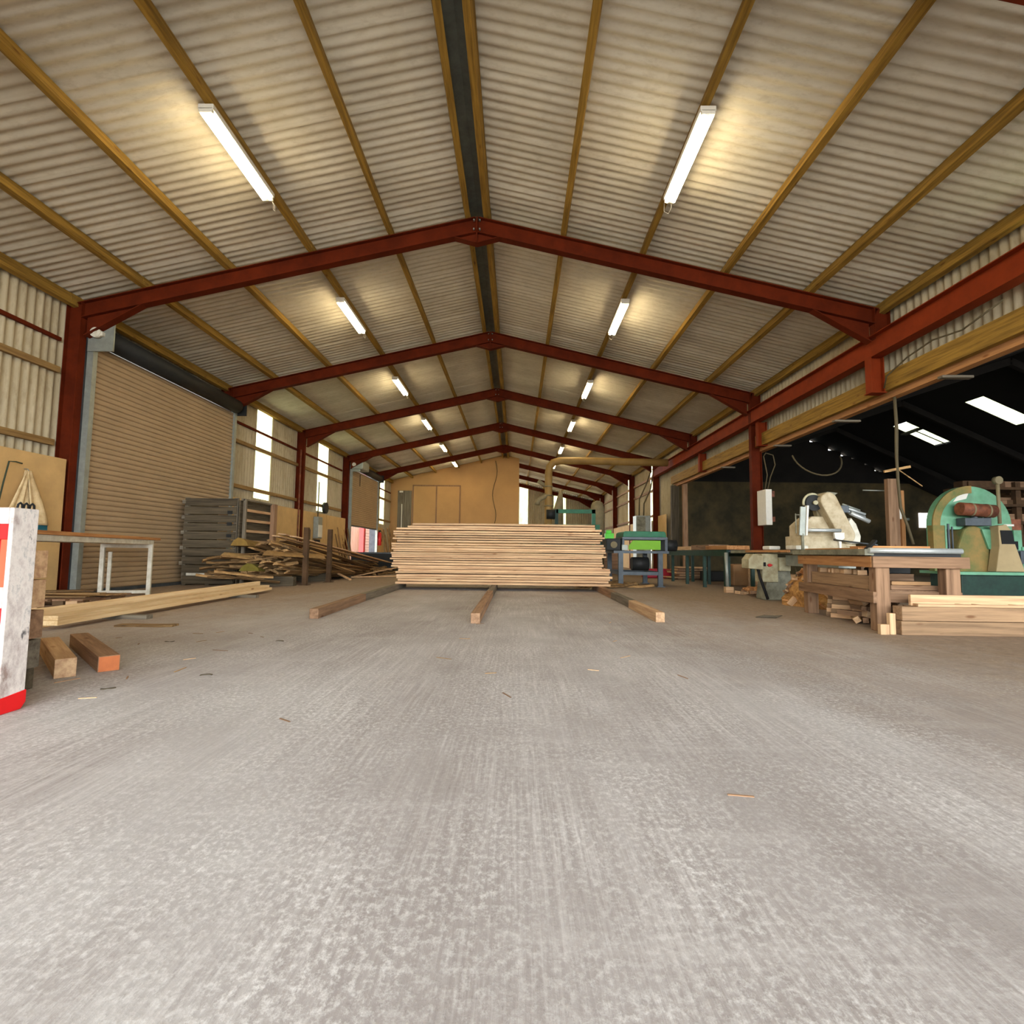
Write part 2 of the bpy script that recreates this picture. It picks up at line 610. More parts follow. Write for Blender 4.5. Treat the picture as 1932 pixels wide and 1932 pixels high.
# corrugated roof slopes (waves run from ridge to eaves)
cs_, sn_ = math.cos(math.atan(SL)), math.sin(math.atan(SL))
LS = 7.06 / cs_
zr = 6.574 + 0.105
struct('ceiling', G().corr((XR, Y0, zr), (0, 1, 0), (-cs_, 0, -sn_), (-sn_, 0, cs_), Y1 - Y0, LS, 0.146, 0.0115, 1.02),
       'roof', 'grey corrugated roof slope above the roller shutters', 'ceiling')
struct('ceiling', G().corr((XR, Y0, zr), (0, 1, 0), (cs_, 0, -sn_), (sn_, 0, cs_), Y1 - Y0, LS, 0.146, 0.0115, 1.02, phase=0.4),
       'roof', 'grey corrugated roof slope above the red steel beam', 'ceiling')
g = G()
g.prism([(XR - 0.14, zr - 0.06), (XR, zr - 0.03), (XR + 0.14, zr - 0.06), (XR + 0.14, zr - 0.07), (XR, zr - 0.04), (XR - 0.14, zr - 0.07)], 'xz', Y0, Y1)
struct('trim_1', g, 'ridge', 'grey metal ridge flashing between the two ridge purlins', 'trim')


def wcorr(g, x, y0, y1, z0, z1, n=1):
    g.corr((x, y0, z0), (0, 1, 0), (0, 0, 1), (n, 0, 0), y1 - y0, z1 - z0, 0.146, 0.022, 1.02, seg=6, phase=y0 % 0.146)


# shutter-side wall
WIN_L = [(15.05, 16.05), (19.85, 20.9), (29.0, 30.05)]
g = G()
EZ = zp(XL) + 0.12
wcorr(g, XL, Y0, 8.75, 0, EZ)
wcorr(g, XL, 8.75, 13.4, 4.35, EZ)
wcorr(g, XL, 13.4, 15.05, 0, EZ)
wcorr(g, XL, 16.05, 19.85, 0, EZ)
wcorr(g, XL, 20.9, 22.85, 0, EZ)
wcorr(g, XL, 22.85, 27.55, 4.5, EZ)
wcorr(g, XL, 27.55, 29.0, 0, EZ)
wcorr(g, XL, 30.05, Y1, 0, EZ)
for a, b in WIN_L:
    wcorr(g, XL, a, b, 0, 2.28)
struct('wall_left', g, 'wallsheet', 'pale corrugated sheet wall holding the roller shutters', 'wall')
for i, (a, b) in enumerate(WIN_L):
    g = G()
    wcorr(g, XL - 0.01, a, b, 2.28, EZ - 0.03)
    struct('window_%d' % (i + 1), g, 'rooflight', 'tall translucent strip in the shutter-side wall, %s beyond the big shutter' % ORD[i], 'window')

# shed-side wall: a strip above the opening, closed further in
WIN_R = [(5.05, 6.12), (23.4, 24.3), (28.35, 29.25), (37.3, 38.3)]
g = G()
for a, b in ((Y0, 5.05), (6.12, 20.5)):
    wcorr(g, XW, a, b, 3.72, EZ)
for a, b in ((20.5, 23.4), (24.3, 28.35), (29.25, 37.3), (38.3, Y1)):
    wcorr(g, XW, a, b, 0, EZ)
for a, b in WIN_R[1:]:
    wcorr(g, XW, a, b, 0, 2.3)
struct('wall_right', g, 'wallsheet', 'pale corrugated strip of wall above the opening to the dark shed', 'wall')
for i, (a, b) in enumerate(WIN_R):
    g = G()
    wcorr(g, XW + 0.01, a, b, 2.3 if i else 3.72, EZ - 0.03)
    struct('window_%d' % (i + 4), g, 'rooflight', ['translucent strip above the yellow fascia timber by the nearest roof bay',
           'translucent strip beside the red post at the end of the shed opening', 'translucent strip between the two farther red posts',
           'small far translucent strip at the end of the shed-side wall'][i], 'window')

# end walls
g = G()
HW = 1.0


def endz(x):
    return zp(x) + 0.12


wins = [(0.18, 0.88, 2.2, 6.15), (2.95, 3.93, 3.05, 5.35)]
xs = [0.1, 0.18, 0.88, 2.95, 3.93, XW]
for a, b in zip(xs[:-1], xs[1:]):
    n = max(1, int((b - a) / 0.35))
    for k in range(n):
        p, q = a + (b - a) * k / n, a + (b - a) * (k + 1) / n
        top = endz(p) if p >= XR else endz(q)
        w = [t for t in wins if t[0] <= p + 1e-3 and q <= t[1] + 1e-3]
        if w:
            g.corr((p, Y1, 0), (1, 0, 0), (0, 0, 1), (0, -1, 0), q - p, w[0][2], 0.146, 0.02, phase=p)
            g.corr((p, Y1, w[0][3]), (1, 0, 0), (0, 0, 1), (0, -1, 0), q - p, top - w[0][3], 0.146, 0.02, phase=p)
        else:
            g.corr((p, Y1, 0), (1, 0, 0), (0, 0, 1), (0, -1, 0), q - p, top, 0.146, 0.02, phase=p)
struct('wall_back', g, 'wallsheet', 'far corrugated gable wall seen past the tan partition', 'wall')
for i, w in enumerate(wins):
    g = G().corr((w[0], Y1 + 0.01, w[2]), (1, 0, 0), (0, 0, 1), (0, -1, 0), w[1] - w[0], w[3] - w[2], 0.146, 0.02, phase=w[0])
    struct('window_%d' % (i + 8), g, 'rooflight', ['tall bright translucent strip right against the tan partition edge',
           'bright translucent strip in the far gable above the green frame'][i], 'window')

# tan partition
YP = 31.4
g = G()
g.prism([(XL + 0.03, 0), (0.1, 0), (0.1, endz(0.1) - 0.03), (XR, endz(XR) - 0.03), (XL + 0.03, endz(XL + 0.03) - 0.03)], 'xz', YP, YP + 0.12)
struct('wall_partition', g, 'osb', 'tall tan boarded partition closing the far end', 'wall')
g = G()
for x0, x1, z0, z1 in ((-6.34, -6.26, 0, 4.76), (-4.92, -4.84, 0, 4.72), (-3.5, -3.42, 0, 4.76), (-6.34, -3.42, 4.7, 4.78)):
    g.box(x0, x1, YP - 0.05, YP - 0.003, z0, z1)
t = thing('door_3', 'big boarded double doors in the tan partition', 'door', (0, 0, 0))
t['kind'] = 'structure'
obj('door_leaf', G().box(-6.26, -4.9, YP - 0.03, YP - 0.004, 0.05, 4.7), 'osb', t)
obj('door_leaf', G().box(-4.86, -3.5, YP - 0.03, YP - 0.004, 0.05, 4.7), 'osb', t)
obj('door_frame', g, 'brown_z', t)
t = thing('door_4', 'old grey boarded side door with pale latch beside the double doors', 'door')
t['kind'] = 'structure'
g = G()
for k in range(6):
    g.box(-7.22 + k * 0.14, -7.09 + k * 0.14, YP - 0.04, YP - 0.005, 0.05, 4.42)
obj('door_leaf', g, 'grey_z', t)
obj('door_handle', G().box(-6.98, -6.93, YP - 0.07, YP - 0.04, 1.9, 3.6).box(-7.12, -6.9, YP - 0.07, YP - 0.04, 4.3, 4.4), 'white', t)

# dark shed beyond the opening
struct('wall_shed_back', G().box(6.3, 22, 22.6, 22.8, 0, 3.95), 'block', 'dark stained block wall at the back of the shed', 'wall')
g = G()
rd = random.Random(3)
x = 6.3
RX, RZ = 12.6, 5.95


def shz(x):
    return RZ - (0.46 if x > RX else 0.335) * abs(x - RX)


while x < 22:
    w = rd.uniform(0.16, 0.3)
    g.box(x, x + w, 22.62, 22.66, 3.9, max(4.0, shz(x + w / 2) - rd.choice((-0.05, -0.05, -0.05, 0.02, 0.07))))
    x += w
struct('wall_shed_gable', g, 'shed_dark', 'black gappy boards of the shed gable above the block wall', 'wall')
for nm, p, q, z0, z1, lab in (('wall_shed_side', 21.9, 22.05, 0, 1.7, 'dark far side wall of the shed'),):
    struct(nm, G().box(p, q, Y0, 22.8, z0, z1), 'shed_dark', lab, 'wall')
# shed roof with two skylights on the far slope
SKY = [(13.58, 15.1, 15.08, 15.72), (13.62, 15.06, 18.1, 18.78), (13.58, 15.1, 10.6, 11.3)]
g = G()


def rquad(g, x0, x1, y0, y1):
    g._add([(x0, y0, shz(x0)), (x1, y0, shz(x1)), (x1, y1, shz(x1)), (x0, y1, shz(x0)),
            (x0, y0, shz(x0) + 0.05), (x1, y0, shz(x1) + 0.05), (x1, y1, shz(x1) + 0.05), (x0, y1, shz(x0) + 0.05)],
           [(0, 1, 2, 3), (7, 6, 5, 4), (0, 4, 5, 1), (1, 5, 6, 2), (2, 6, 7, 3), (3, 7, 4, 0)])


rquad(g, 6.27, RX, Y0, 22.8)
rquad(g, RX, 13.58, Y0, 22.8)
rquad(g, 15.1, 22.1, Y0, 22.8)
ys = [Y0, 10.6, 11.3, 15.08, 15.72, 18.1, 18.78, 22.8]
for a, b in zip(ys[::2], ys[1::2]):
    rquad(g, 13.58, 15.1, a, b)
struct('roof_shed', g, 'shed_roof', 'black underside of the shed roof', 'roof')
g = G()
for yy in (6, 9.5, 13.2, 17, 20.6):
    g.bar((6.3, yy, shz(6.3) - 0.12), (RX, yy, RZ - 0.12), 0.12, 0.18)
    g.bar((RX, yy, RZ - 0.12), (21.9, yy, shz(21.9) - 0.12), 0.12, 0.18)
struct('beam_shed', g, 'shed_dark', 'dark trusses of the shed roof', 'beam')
for i, s_ in enumerate(SKY[:2]):
    g = G()
    g._add([(s_[0], s_[2], shz(s_[0]) + 0.02), (s_[1], s_[2], shz(s_[1]) + 0.02), (s_[1], s_[3], shz(s_[1]) + 0.02), (s_[0], s_[3], shz(s_[0]) + 0.02)], [(0, 1, 2, 3)])
    struct('window_%d' % (i + 10), g, 'rooflight', ['larger bright skylight in the black shed roof', 'smaller bright skylight in the black shed roof, crossed by a bar'][i], 'skylight')
g = G()
g._add([(13.58, 10.6, shz(13.58) + 0.02), (15.1, 10.6, shz(15.1) + 0.02), (15.1, 11.3, shz(15.1) + 0.02), (13.58, 11.3, shz(13.58) + 0.02)], [(0, 1, 2, 3)])
struct('window_12', g, 'shed_roof', 'boarded over skylight in the black shed roof', 'skylight')
struct('trim_2', G().bar((14.0, 18.05, shz(14.0) - 0.05), (14.05, 18.9, shz(14.05) - 0.05), 0.2, 0.06).bar((14.05, 18.35, shz(14.05) - 0.03), (15.1, 18.3, shz(15.1) - 0.03), 0.03, 0.03),
       'shed_dark', 'dark bars crossing the smaller shed skylight', 'trim')
g = G()
for k in range(9):
    g.box(17.28 + k * 0.065, 17.335 + k * 0.065, 22.55, 22.585, 2.05, 2.68)
# shed window: slats on the solid wall emit a glow imitating daylight
struct('window_13', g, m_emit('glowing_window_slats', (1.0, 0.95, 0.97, 1), 2.2), 'small slatted window glowing in place of daylight in the dark shed wall', 'window')

# outside, seen under the half-raised shutter
g = G()
for k in range(30):
    g.box(-11.2, -11.16, 30.0 + k * 0.6, 30.56 + k * 0.6, -0.25, 2.9)
struct('wall_fence_outside', g, 'fence', 'pinkish board fence outside the half open shutter', 'fence')
g = G()
for k in range(14):
    g.box(-10.9, -10.8, 37.2, 41.0, -0.2 + k * 0.2, -0.02 + k * 0.2)
single('cabin', g, 'fence', 'horizontal boarded hut outside the half open shutter', 'hut')
struct('trim_3', G().box(-7.95, -7.72, 26.3, 26.62, 0, 4.4), plain('bright_red_steel', (214, 60, 56), 0.5), 'red steel jamb in the half open shutter opening', 'trim')  # jamb in a brighter red than the portal frames
struct('ground_greenery', G().box(-1, 8, 48, 49, 0, 7), 'hedge', 'green hedge outside the far gable windows', 'hedge')

# ---------------------------------------------------------------- steel portal frames
def portal_frame(i, y):
    lab = 'red steel portal frame spanning the roof, %s one along from the camera' % ORD[max(0, i - 2)]
    if i < 2:
        lab = 'red steel portal frame over the open front, ' + ('outermost' if i == 0 else 'next to outermost')
    t = thing('portal_frame', lab, 'steel frame', (XR, y, 0), 0, 'red steel portal frames')
    hx = 6.66
    top = zp(XR) - 0.085
    dz = 0.135
    for s in (-1, 1):
        e = s * (hx + 0.05)
        obj('rafter', G().ibeam((0, 0, top - dz), (e, 0, top - dz - SL * abs(e)), 0.15, 0.27), 'red_steel', t)
        # haunch under the rafter at the eaves
        z0 = top - 0.27
        ha = G().prism([(s * 5.65, z0 - SL * 5.65), (s * 6.6, z0 - SL * 6.6), (s * 6.6, z0 - SL * 6.6 - 0.33)], 'xz', -0.008, 0.008)
        ha.bar((s * 5.65, 0, z0 - SL * 5.65), (s * 6.6, 0, z0 - SL * 6.6 - 0.33), 0.14, 0.014)
        obj('haunch', ha, 'red_steel', t)
        if s < 0:
            obj('column', G().ibeam((-hx - 0.13, 0, 0), (-hx - 0.13, 0, top - SL * hx), 0.14, 0.26, up=(1, 0, 0)), 'red_steel', t)
        else:
            if i >= 6 or i == 4 or i < 2:
                z0_, nm = 0.0, 'column'
            elif i == 5:
                z0_, nm = 4.4, 'column'
            else:
                z0_, nm = 4.4, 'column'
            obj(nm, G().ibeam((hx + 0.13, 0, z0_), (hx + 0.13, 0, top - SL * hx), 0.14, 0.26, up=(1, 0, 0)), 'red_steel', t)
    ap = G().prism([(-0.38, top - 0.27 - 0.38 * SL), (0, top - 0.27), (0.38, top - 0.27 - 0.38 * SL), (0, top - 0.27 - 0.19)], 'xz', -0.008, 0.008)
    ap.bar((-0.38, 0, top - 0.27 - 0.38 * SL), (0, 0, top - 0.46), 0.14, 0.012)
    ap.bar((0.38, 0, top - 0.27 - 0.38 * SL), (0, 0, top - 0.46), 0.14, 0.012)
    ap.box(-0.012, 0.012, -0.07, 0.07, top - 0.46, top)
    obj('apex_bracket', ap, 'red_steel', t)
    if 2 <= i <= 6:
        for zz in (0.06, 0.22):
            for xx in (-0.05, 0.05):
                obj('bolt', G().cyl((xx, -0.03, top - zz), (xx, -0.08, top - zz), 0.013, n=6), 'galv', t)


for i, y in enumerate(FR):
    portal_frame(i, y)

# long red beam carried across the opening, with stub hangers
t = thing('crane_beam', 'long red steel beam running over the shed opening', 'steel beam', (5.93, 8.0, 0))
obj('web_and_flanges', G().ibeam((0, -13.9, 4.27), (0, 14.6, 4.27), 0.2, 0.36), 'red_steel_l', t)
for k, yy in enumerate((3.75, 8.55, 12.85, 17.0)):
    xx = 5.93 if k < 2 else 6.05
    g = G().ibeam((0, 0, 3.5), (0, 0, 4.09), 0.15, 0.22, up=(1, 0, 0)).box(-0.13, 0.13, -0.09, 0.09, 3.485, 3.5)
    single('hanging_stub', g, 'red_steel_l', 'short red steel stub hanging under the long beam, %s from the camera' % ORD[k], 'steel stub',
           'steel stubs under the long beam', loc=(xx, yy, 0))

# ---------------------------------------------------------------- purlins and sheeting rails
offs = [0.17, 1.48, 2.83, 4.22, 5.635, 6.84]
nmz = ['at the ridge', 'next below the ridge', 'carrying the lamps', 'fourth from the ridge', 'fifth from the ridge', 'at the eaves']
for s, side in ((-1, 'shutter'), (1, 'shed')):
    for k, o_ in enumerate(offs):
        x = XR + s * o_
        rot = Matrix.Rotation(s * math.atan(SL), 3, 'Y')
        g = G()
        yy = 0.0
        L = Y1 - Y0 - 0.1
        h = 0.16 if k < 5 else 0.2
        n = 10
        for q in range(n):
            g.box(-0.043 + 0.006 * (q % 2), 0.043 + 0.006 * (q % 2), q * L / n, (q + 1) * L / n - 0.002, -h / 2, h / 2, rot, (0, q * L / n, 0))
        single('purlin', g, 'purlin', 'long yellowed timber purlin %s on the %s side' % (nmz[k], side), 'purlin', 'roof purlins on the %s side' % side,
               loc=(x, Y0 + 0.05, zp(x) - (0.025 if k == 5 else 0)))


def rail(name, x, y0, y1, z, mat, lab, w=0.07, h=0.1):
    single(name, G().box(-w / 2, w / 2, 0, y1 - y0, -h / 2, h / 2), mat, lab, 'wall rail', 'wall sheeting rails', loc=(x, y0, z))


for y0, y1, nm in ((Y0 + 0.1, 8.4, 'before the big shutter'), (13.52, 22.5, 'between the two shutters'), (27.7, 31.3, 'beside the partition')):
    rail('steel_rail', XL + 0.05, y0, y1, 4.24, 'red_steel', 'slim red steel rail high on the corrugated wall ' + nm, 0.05, 0.06)
    rail('sheeting_rail', XL + 0.058, y0, y1, 3.72, 'purlin_x', 'upper yellow timber rail on the corrugated wall ' + nm)
    rail('sheeting_rail', XL + 0.058, y0, y1, 2.5, 'purlin_x', 'lower yellow timber rail on the corrugated wall ' + nm)
for z, nm in ((4.25, 'top'), (3.65, 'middle'), (2.5, 'lowest')):
    rail('sheeting_rail', XW - 0.045, 22.9, 41.8, z, 'brown_y', '%s dark rail on the shed-side wall beyond the opening' % nm)

# fascia timbers over the opening
t = single('fascia_timber', G().box(0, 0.09, 0, 26.4, 0, 0.3), 'purlin', 'deep yellow fascia timber along the top of the shed opening', 'timber', loc=(6.05, Y0 + 0.1, 3.52))
t = single('fascia_timber', G().box(0, 0.14, 0, 26.4, 0, 0.16), 'orange_y', 'orange timber tucked under and behind the fascia', 'timber', loc=(6.16, Y0 + 0.1, 3.42))
for k, (yy, ln) in enumerate(((7.4, 0.45), (9.95, 0.5), (12.3, 0.4), (15.5, 0.4))):
    single('lath', G().box(0, ln, 0, 0.09, 0, 0.035), 'grey_x', 'loose grey board end poking from under the fascia, %s along' % ORD[k], 'board', 'loose board ends under the fascia', loc=(6.1, yy, 3.38))
for yy, nm, w in ((20.25, 'dark timber post closing the shed opening', 0.28), (19.6, 'brown timber post just inside the shed opening', 0.16)):
    single('timber_post', G().box(-w / 2, w / 2, -0.08, 0.08, 0, 3.45), 'slate_z' if w > 0.2 else 'brown_z', nm, 'post', loc=(6.12 if w > 0.2 else 6.3, yy, 0))

# ---------------------------------------------------------------- roller shutters
def shutter(x, y0, y1, zb, zt, lab, n=(1)):
    t = thing('roller_shutter', lab, 'roller shutter', (x, y0, 0))
    L = y1 - y0
    g = G()
    p = 0.092
    k = int((zt - zb) / p)
    prof = []
    for i in range(k):
        z = zb + i * p
        prof += [(0.0, z), (0.018, z + p * 0.18), (0.022, z + p * 0.5), (0.018, z + p * 0.82), (0.0, z + p * 0.98)]
    vs = []
    for (a, z) in prof:
        vs += [(a, 0.04, z), (a, L - 0.04, z)]
    g._add(vs, [(2 * i, 2 * i + 1, 2 * i + 3, 2 * i + 2) for i in range(len(prof) - 1)], False)
    obj('curtain', g, 'shutter', t)
    obj('bottom_bar', G().box(-0.02, 0.03, 0.04, L - 0.04, zb - 0.06, zb), 'galv_dark', t)
    for yy in (0.0, L - 0.09):
        obj('guide_rail', G().box(-0.04, 0.07, yy, yy + 0.09, 0, zt + 0.05).box(0.07, 0.075, yy - 0.01, yy + 0.05, 0, zt), 'galv', t)
    obj('barrel', G().cyl((0.12, 0.05, zt + 0.1), (0.12, L - 0.14, zt + 0.1), 0.17, n=24), 'dark', t)
    e = obj('end_plate', G().box(-0.02, 0.42, -0.03, 0.0, zt - 0.2, zt + 0.28), 'galv', t)
    obj('boss', G().cyl((0.16, -0.03, zt + 0.1), (0.16, -0.12, zt + 0.1), 0.085, n=20).cyl((0.16, -0.12, zt + 0.1), (0.16, -0.13, zt + 0.1), 0.03, n=12)
        .box(0.2, 0.27, -0.09, -0.03, zt + 0.05, zt + 0.12), 'white_dirty', e)
    obj('end_plate', G().box(-0.02, 0.3, L, L + 0.03, zt - 0.1, zt + 0.28), 'dark', t)
    return t


shutter(-7.352, 8.65, 13.25, 0.06, 4.33, 'big closed beige roller shutter beside the trestle table')
t2 = shutter(-7.352, 22.8, 27.3, 1.9, 4.45, 'farther beige roller shutter, raised about half way')
obj('motor_housing', G().box(0.05, 0.55, -0.1, 0.9, 4.35, 4.75), 'galv', t2, bev=0.04)
obj('pull_strap', G().box(0.035, 0.04, 1.2, 1.28, 3.75, 4.3), 'black', t2)

for k, (a, b) in enumerate(((8.63, 8.82), (13.2, 13.45), (22.77, 22.95), (27.27, 27.6))):  # added fillers that block sky leaking in beside the shutter guides
    struct('trim_%d' % (k + 4), G().box(XL - 0.02, -7.41, a, b, 0, 4.6), 'galv_dark', 'dull steel jamb added to block light at the %s side of the %s shutter opening' % (('near', 'far')[k % 2], ('big', 'farther')[k // 2]), 'trim')
struct('trim_8', G().box(XL - 0.02, -7.365, 8.63, 13.45, 4.34, 4.40), 'galv_dark', 'dull steel head piece added to block light over the big shutter opening', 'trim')  # added strip stopping sky light from passing over the curtain top
struct('trim_9', G().box(XL - 0.02, -7.365, 22.77, 27.6, 4.46, 4.52), 'galv_dark', 'dull steel head piece added to block light over the farther shutter opening', 'trim')  # same added light stop above the half-raised curtain
# ---------------------------------------------------------------- wall boards
k = 0
for y0, y1, z1 in ((-0.95, 1.3, 2.2), (1.35, 3.65, 2.2), (3.85, 6.1, 2.2), (6.15, 8.46, 2.23)):
    single('plywood_sheet', G().box(0, 0.02, 0, y1 - y0, 0.02, z1), 'ply', 'tan plywood sheet lining the wall before the big shutter, %s from it' % ORD[3 - k], 'plywood sheet',
           'plywood sheets lining the wall before the big shutter', loc=(XL + 0.24, y0, 0))
    k += 1
for k, (y0, y1) in enumerate(((13.5, 15.6), (15.62, 17.8), (18.0, 20.3), (20.32, 22.55))):
    single('plywood_sheet', G().box(0, 0.02, 0, y1 - y0, 0.02, 2.15), 'ply', 'tan plywood sheet lining the wall between the shutters, %s from the big one' % ORD[k], 'plywood sheet',
           'plywood sheets lining the wall between the shutters', loc=(XL + 0.24, y0, 0))
for k, (y0, y1) in enumerate(((24.6, 27.4), (27.6, 29.9), (29.92, 32.1))):
    single('plywood_sheet', G().box(0, 0.02, 0, y1 - y0, 0.02, 2.3), 'ply', 'tan board lining the shed-side wall beyond the opening, %s along' % ORD[k], 'plywood sheet',
           'boards lining the shed-side wall beyond the opening', loc=(XW - 0.28, y0, 0))
single('plywood_sheet', G().box(0, 0.02, 0, 1.2, 0.0, 2.4), 'ply', 'short plywood board between the dark post and the red post', 'plywood sheet', loc=(6.02, 21.1, 0))
t = single('plywood_sheet', G().box(0, 0.018, 0, 1.35, 0, 2.05), 'ply', 'plywood offcut leaning on the wall outside the partition shutter', 'plywood sheet', loc=(-7.38, 27.9, 0.003), rot=(0, R(-5), 0))

# ---------------------------------------------------------------- ceiling lamps
def make_lamp():
    t = thing('strip_light', '', 'ceiling light')
    obj('housing', G().box(-0.088, 0.088, 0, 1.5, -0.014, 0.05), 'white', t, bev=0.006)
    for s in (-1, 1):
        obj('tube', G().cyl((s * 0.045, 0.03, -0.04), (s * 0.045, 1.47, -0.04), 0.028, n=12), 'tube', t)
    for yy in (0.0, 1.46):
        obj('end_cap', G().box(-0.075, 0.075, yy, yy + 0.04, -0.05, 0.0), 'white', t)
    pts = [(0.02, 1.5, 0.0), (0.05, 1.58, -0.06), (0.03, 1.66, -0.1), (-0.02, 1.7, -0.04), (-0.02, 1.68, 0.08)]
    obj('supply_cable', G().tube(pts, 0.005, 6), 'white', t)
    return t


lamp0 = make_lamp()
first = True
for s, x, side, ys_ in ((-1, -3.57, 'shutter', (5.5, 10.0, 14.7, 19.35, 24.0, 28.6)), (1, 2.09, 'shed', (5.5, 9.97, 14.85, 19.4, 24.2, 28.9, 33.2))):
    for k, yy in enumerate(ys_):
        t = lamp0 if first else dup(lamp0)
        first = False
        t.location = (x, yy, zp(x) - 0.158)
        t.rotation_euler = (0, s * 0.0, 0)
        t['label'] = 'lit twin-tube strip light on the %s side of the ridge, %s from the camera' % (side, ORD[k])
        t['group'] = 'strip lights along the %s side roof slope' % side

# cable hanging down the partition
pts = [(-1.34 + 0.12 * math.sin(i * 0.7) - 0.05 * i / 10, YP - 0.02, 6.3 - i * 0.3) for i in range(14)]
single('hanging_cable', G().tube(pts, 0.018, 6), 'cable', 'dark cable dangling down the tan partition', 'cable')

# ---------------------------------------------------------------- big plank stack on bearers
ST_Y = 10.78
nl = 26
zt = 0.118
rd = random.Random(11)
layer = []
for i in range(nl):
    gap = rd.choice((0.003, 0.005, 0.007, 0.010, 0.016, 0.024)) if i else 0
    th = rd.choice((0.030, 0.036, 0.040, 0.044))
    zt += gap
    layer.append((zt, th))
    zt += th
scale = (1.372 - 0.118) / (zt - 0.118)
meshes = {}
for i, (z, th) in enumerate(layer):
    z = 0.118 + (z - 0.118) * scale
    if i < 7:
        x0, x1 = -2.44, 1.92
    elif i < 18:
        x0, x1 = -2.56, 1.80
    elif i < 24:
        x0, x1 = -2.52, 1.76
    else:
        x0, x1 = -2.30 + 0.1 * (i - 24), 1.66
    x0 += rd.uniform(-0.045, 0.045)
    x1 += rd.uniform(-0.05, 0.05)
    L = x1 - x0
    for rw in range(4):
        w = 0.215
        g = G().plank(L, w, th * scale, i * 5 + rw, 'x', 14, 0.011, 0.005)
        lab = 'pale sawn plank %s big stack, %s from the top' % (('at the front of the', 'in the second row of the', 'in the third row of the', 'in the back row of the')[rw], ORD[nl - 1 - i])
        single('sawn_plank', g, 'pine_x', lab, 'plank', 'sawn planks of the big stack',
               loc=((x0 + x1) / 2 + rd.uniform(-0.01, 0.01) * rw, ST_Y + 0.115 + rw * 0.235 + rd.uniform(-0.022, 0.022), z), rot=(rd.uniform(-0.012, 0.012), 0, 0))
# bearers: several pieces end to end
for nm, pieces, cat in (
    ('left', [((-2.34, 6.1), (-2.42, 8.3), 'brown_y'), ((-2.42, 8.32), (-2.48, 11.6), 'grey_y')], ''),
    ('middle', [((-0.45, 5.88), (-0.46, 9.3), 'brown_y'), ((-0.46, 9.32), (-0.46, 11.6), 'grey_y')], ''),
    ('right', [((1.69, 6.2), (1.70, 7.75), 'pine_y'), ((1.71, 7.78), (1.72, 9.3), 'grey_y'), ((1.73, 9.33), (1.73, 11.6), 'brown_y')], '')):
    for k, (a, b, mt) in enumerate(pieces):
        d = Vector((b[0] - a[0], b[1] - a[1]))
        g = G().box(-0.052, 0.052, 0, d.length, 0, 0.115)
        where = {'left': 'under the shutter-side end', 'middle': 'under the middle', 'right': 'under the machine-side end'}[nm]
        single('bearer_timber', g, mt, 'square bearer timber %s of the plank stack, %s piece from the camera' % (where, ORD[k]), 'timber', 'bearer timbers under the plank stack',
               bev=0.004, loc=(a[0], a[1], 0.0), rot=(0, 0, -math.atan2(d.x, d.y)))

# ---------------------------------------------------------------- near the camera, shutter side
t = thing('formwork_panel', 'upright paint-splattered timber panel with bright red back', 'panel', (-2.435, 2.5, 0), 0)
obj('stile', G().box(-0.022, 0.0, 0, 0.135, 0.075, 0.985), 'splatter', t, bev=0.004)
obj('stile', G().box(-1.3, -1.28, 0, 0.135, 0.075, 0.985), 'splatter', t, bev=0.004)
for z0, z1 in ((0.905, 0.985), (0.50, 0.60), (0.09, 0.19)):
    obj('rail', G().box(-1.28, -0.024, 0.0, 0.13, z0, z1), 'splatter', t, bev=0.004)
obj('backing', G().box(-1.28, -0.024, 0.09, 0.1, 0.19, 0.905), 'red_gloss', t)
for z0, z1 in ((0.83, 0.905), (0.43, 0.50)):
    obj('red_batten', G().box(-1.28, -0.024, 0.008, 0.085, z0, z1), 'red_gloss', t, bev=0.003)
for z0, z1 in ((0.60, 0.83), (0.19, 0.43)):
    obj('upright_batten', G().box(-0.062, -0.024, 0.012, 0.085, z0, z1), 'orange_gloss', t)
obj('foot', G().prism([(0.0, 0.0), (0.115, 0.0), (0.14, 0.03), (0.14, 0.09), (-0.005, 0.075)], 'yz', -1.3, 0.004), 'red_gloss', t, bev=0.004)
for k in range(3):
    a = 0.03 + k * 0.032
    obj('wire_loop', G().tube([(-0.015, a, 0.983), (-0.014, a + 0.003, 1.003), (-0.012, a + 0.012, 1.012), (-0.012, a + 0.022, 1.003), (-0.012, a + 0.024, 0.983)], 0.005, 6), 'black', t)

for k in range(5):
    w = (0.155, 0.155, 0.155, 0.15, 0.12)[k]
    z = (0.62, 0.455, 0.285, 0.12, 0.0)[k]
    single('squared_timber', G().box(-1.5, 0, 0, 0.15, 0, 0.155 if k < 4 else 0.115), ('pine_x', 'pine_x', 'brown_x', 'grey_x', 'slate_x')[k],
           'squared timber end stacked behind the red panel, %s from the top' % ORD[k], 'timber', 'squared timbers stacked behind the red panel', bev=0.004,
           loc=(-2.69 + (0.0, -0.004, 0.0, -0.01, -0.03)[k], 2.84 + 0.005 * (k % 2), z))
single('squared_timber', G().box(0, 0.105, 0, 1.05, 0, 0.115), 'pine_y', 'square timber on the floor with a pale cut end, beside the red panel', 'timber', bev=0.003,
       loc=(-2.79, 3.2, 0), rot=(0, 0, R(46)))
o = single('squared_timber', G().box(0, 0.115, 0, 1.25, 0, 0.1), 'brown_y', 'square timber on the floor with an orange cut end', 'timber', bev=0.003,
           loc=(-2.66, 3.37, 0), rot=(0, 0, R(47)))
e = obj('cut_end', G().box(0.004, 0.111, -0.003, 0.002, 0.004, 0.096), plain('orange_cut_end', (196, 112, 62), 0.7), o)
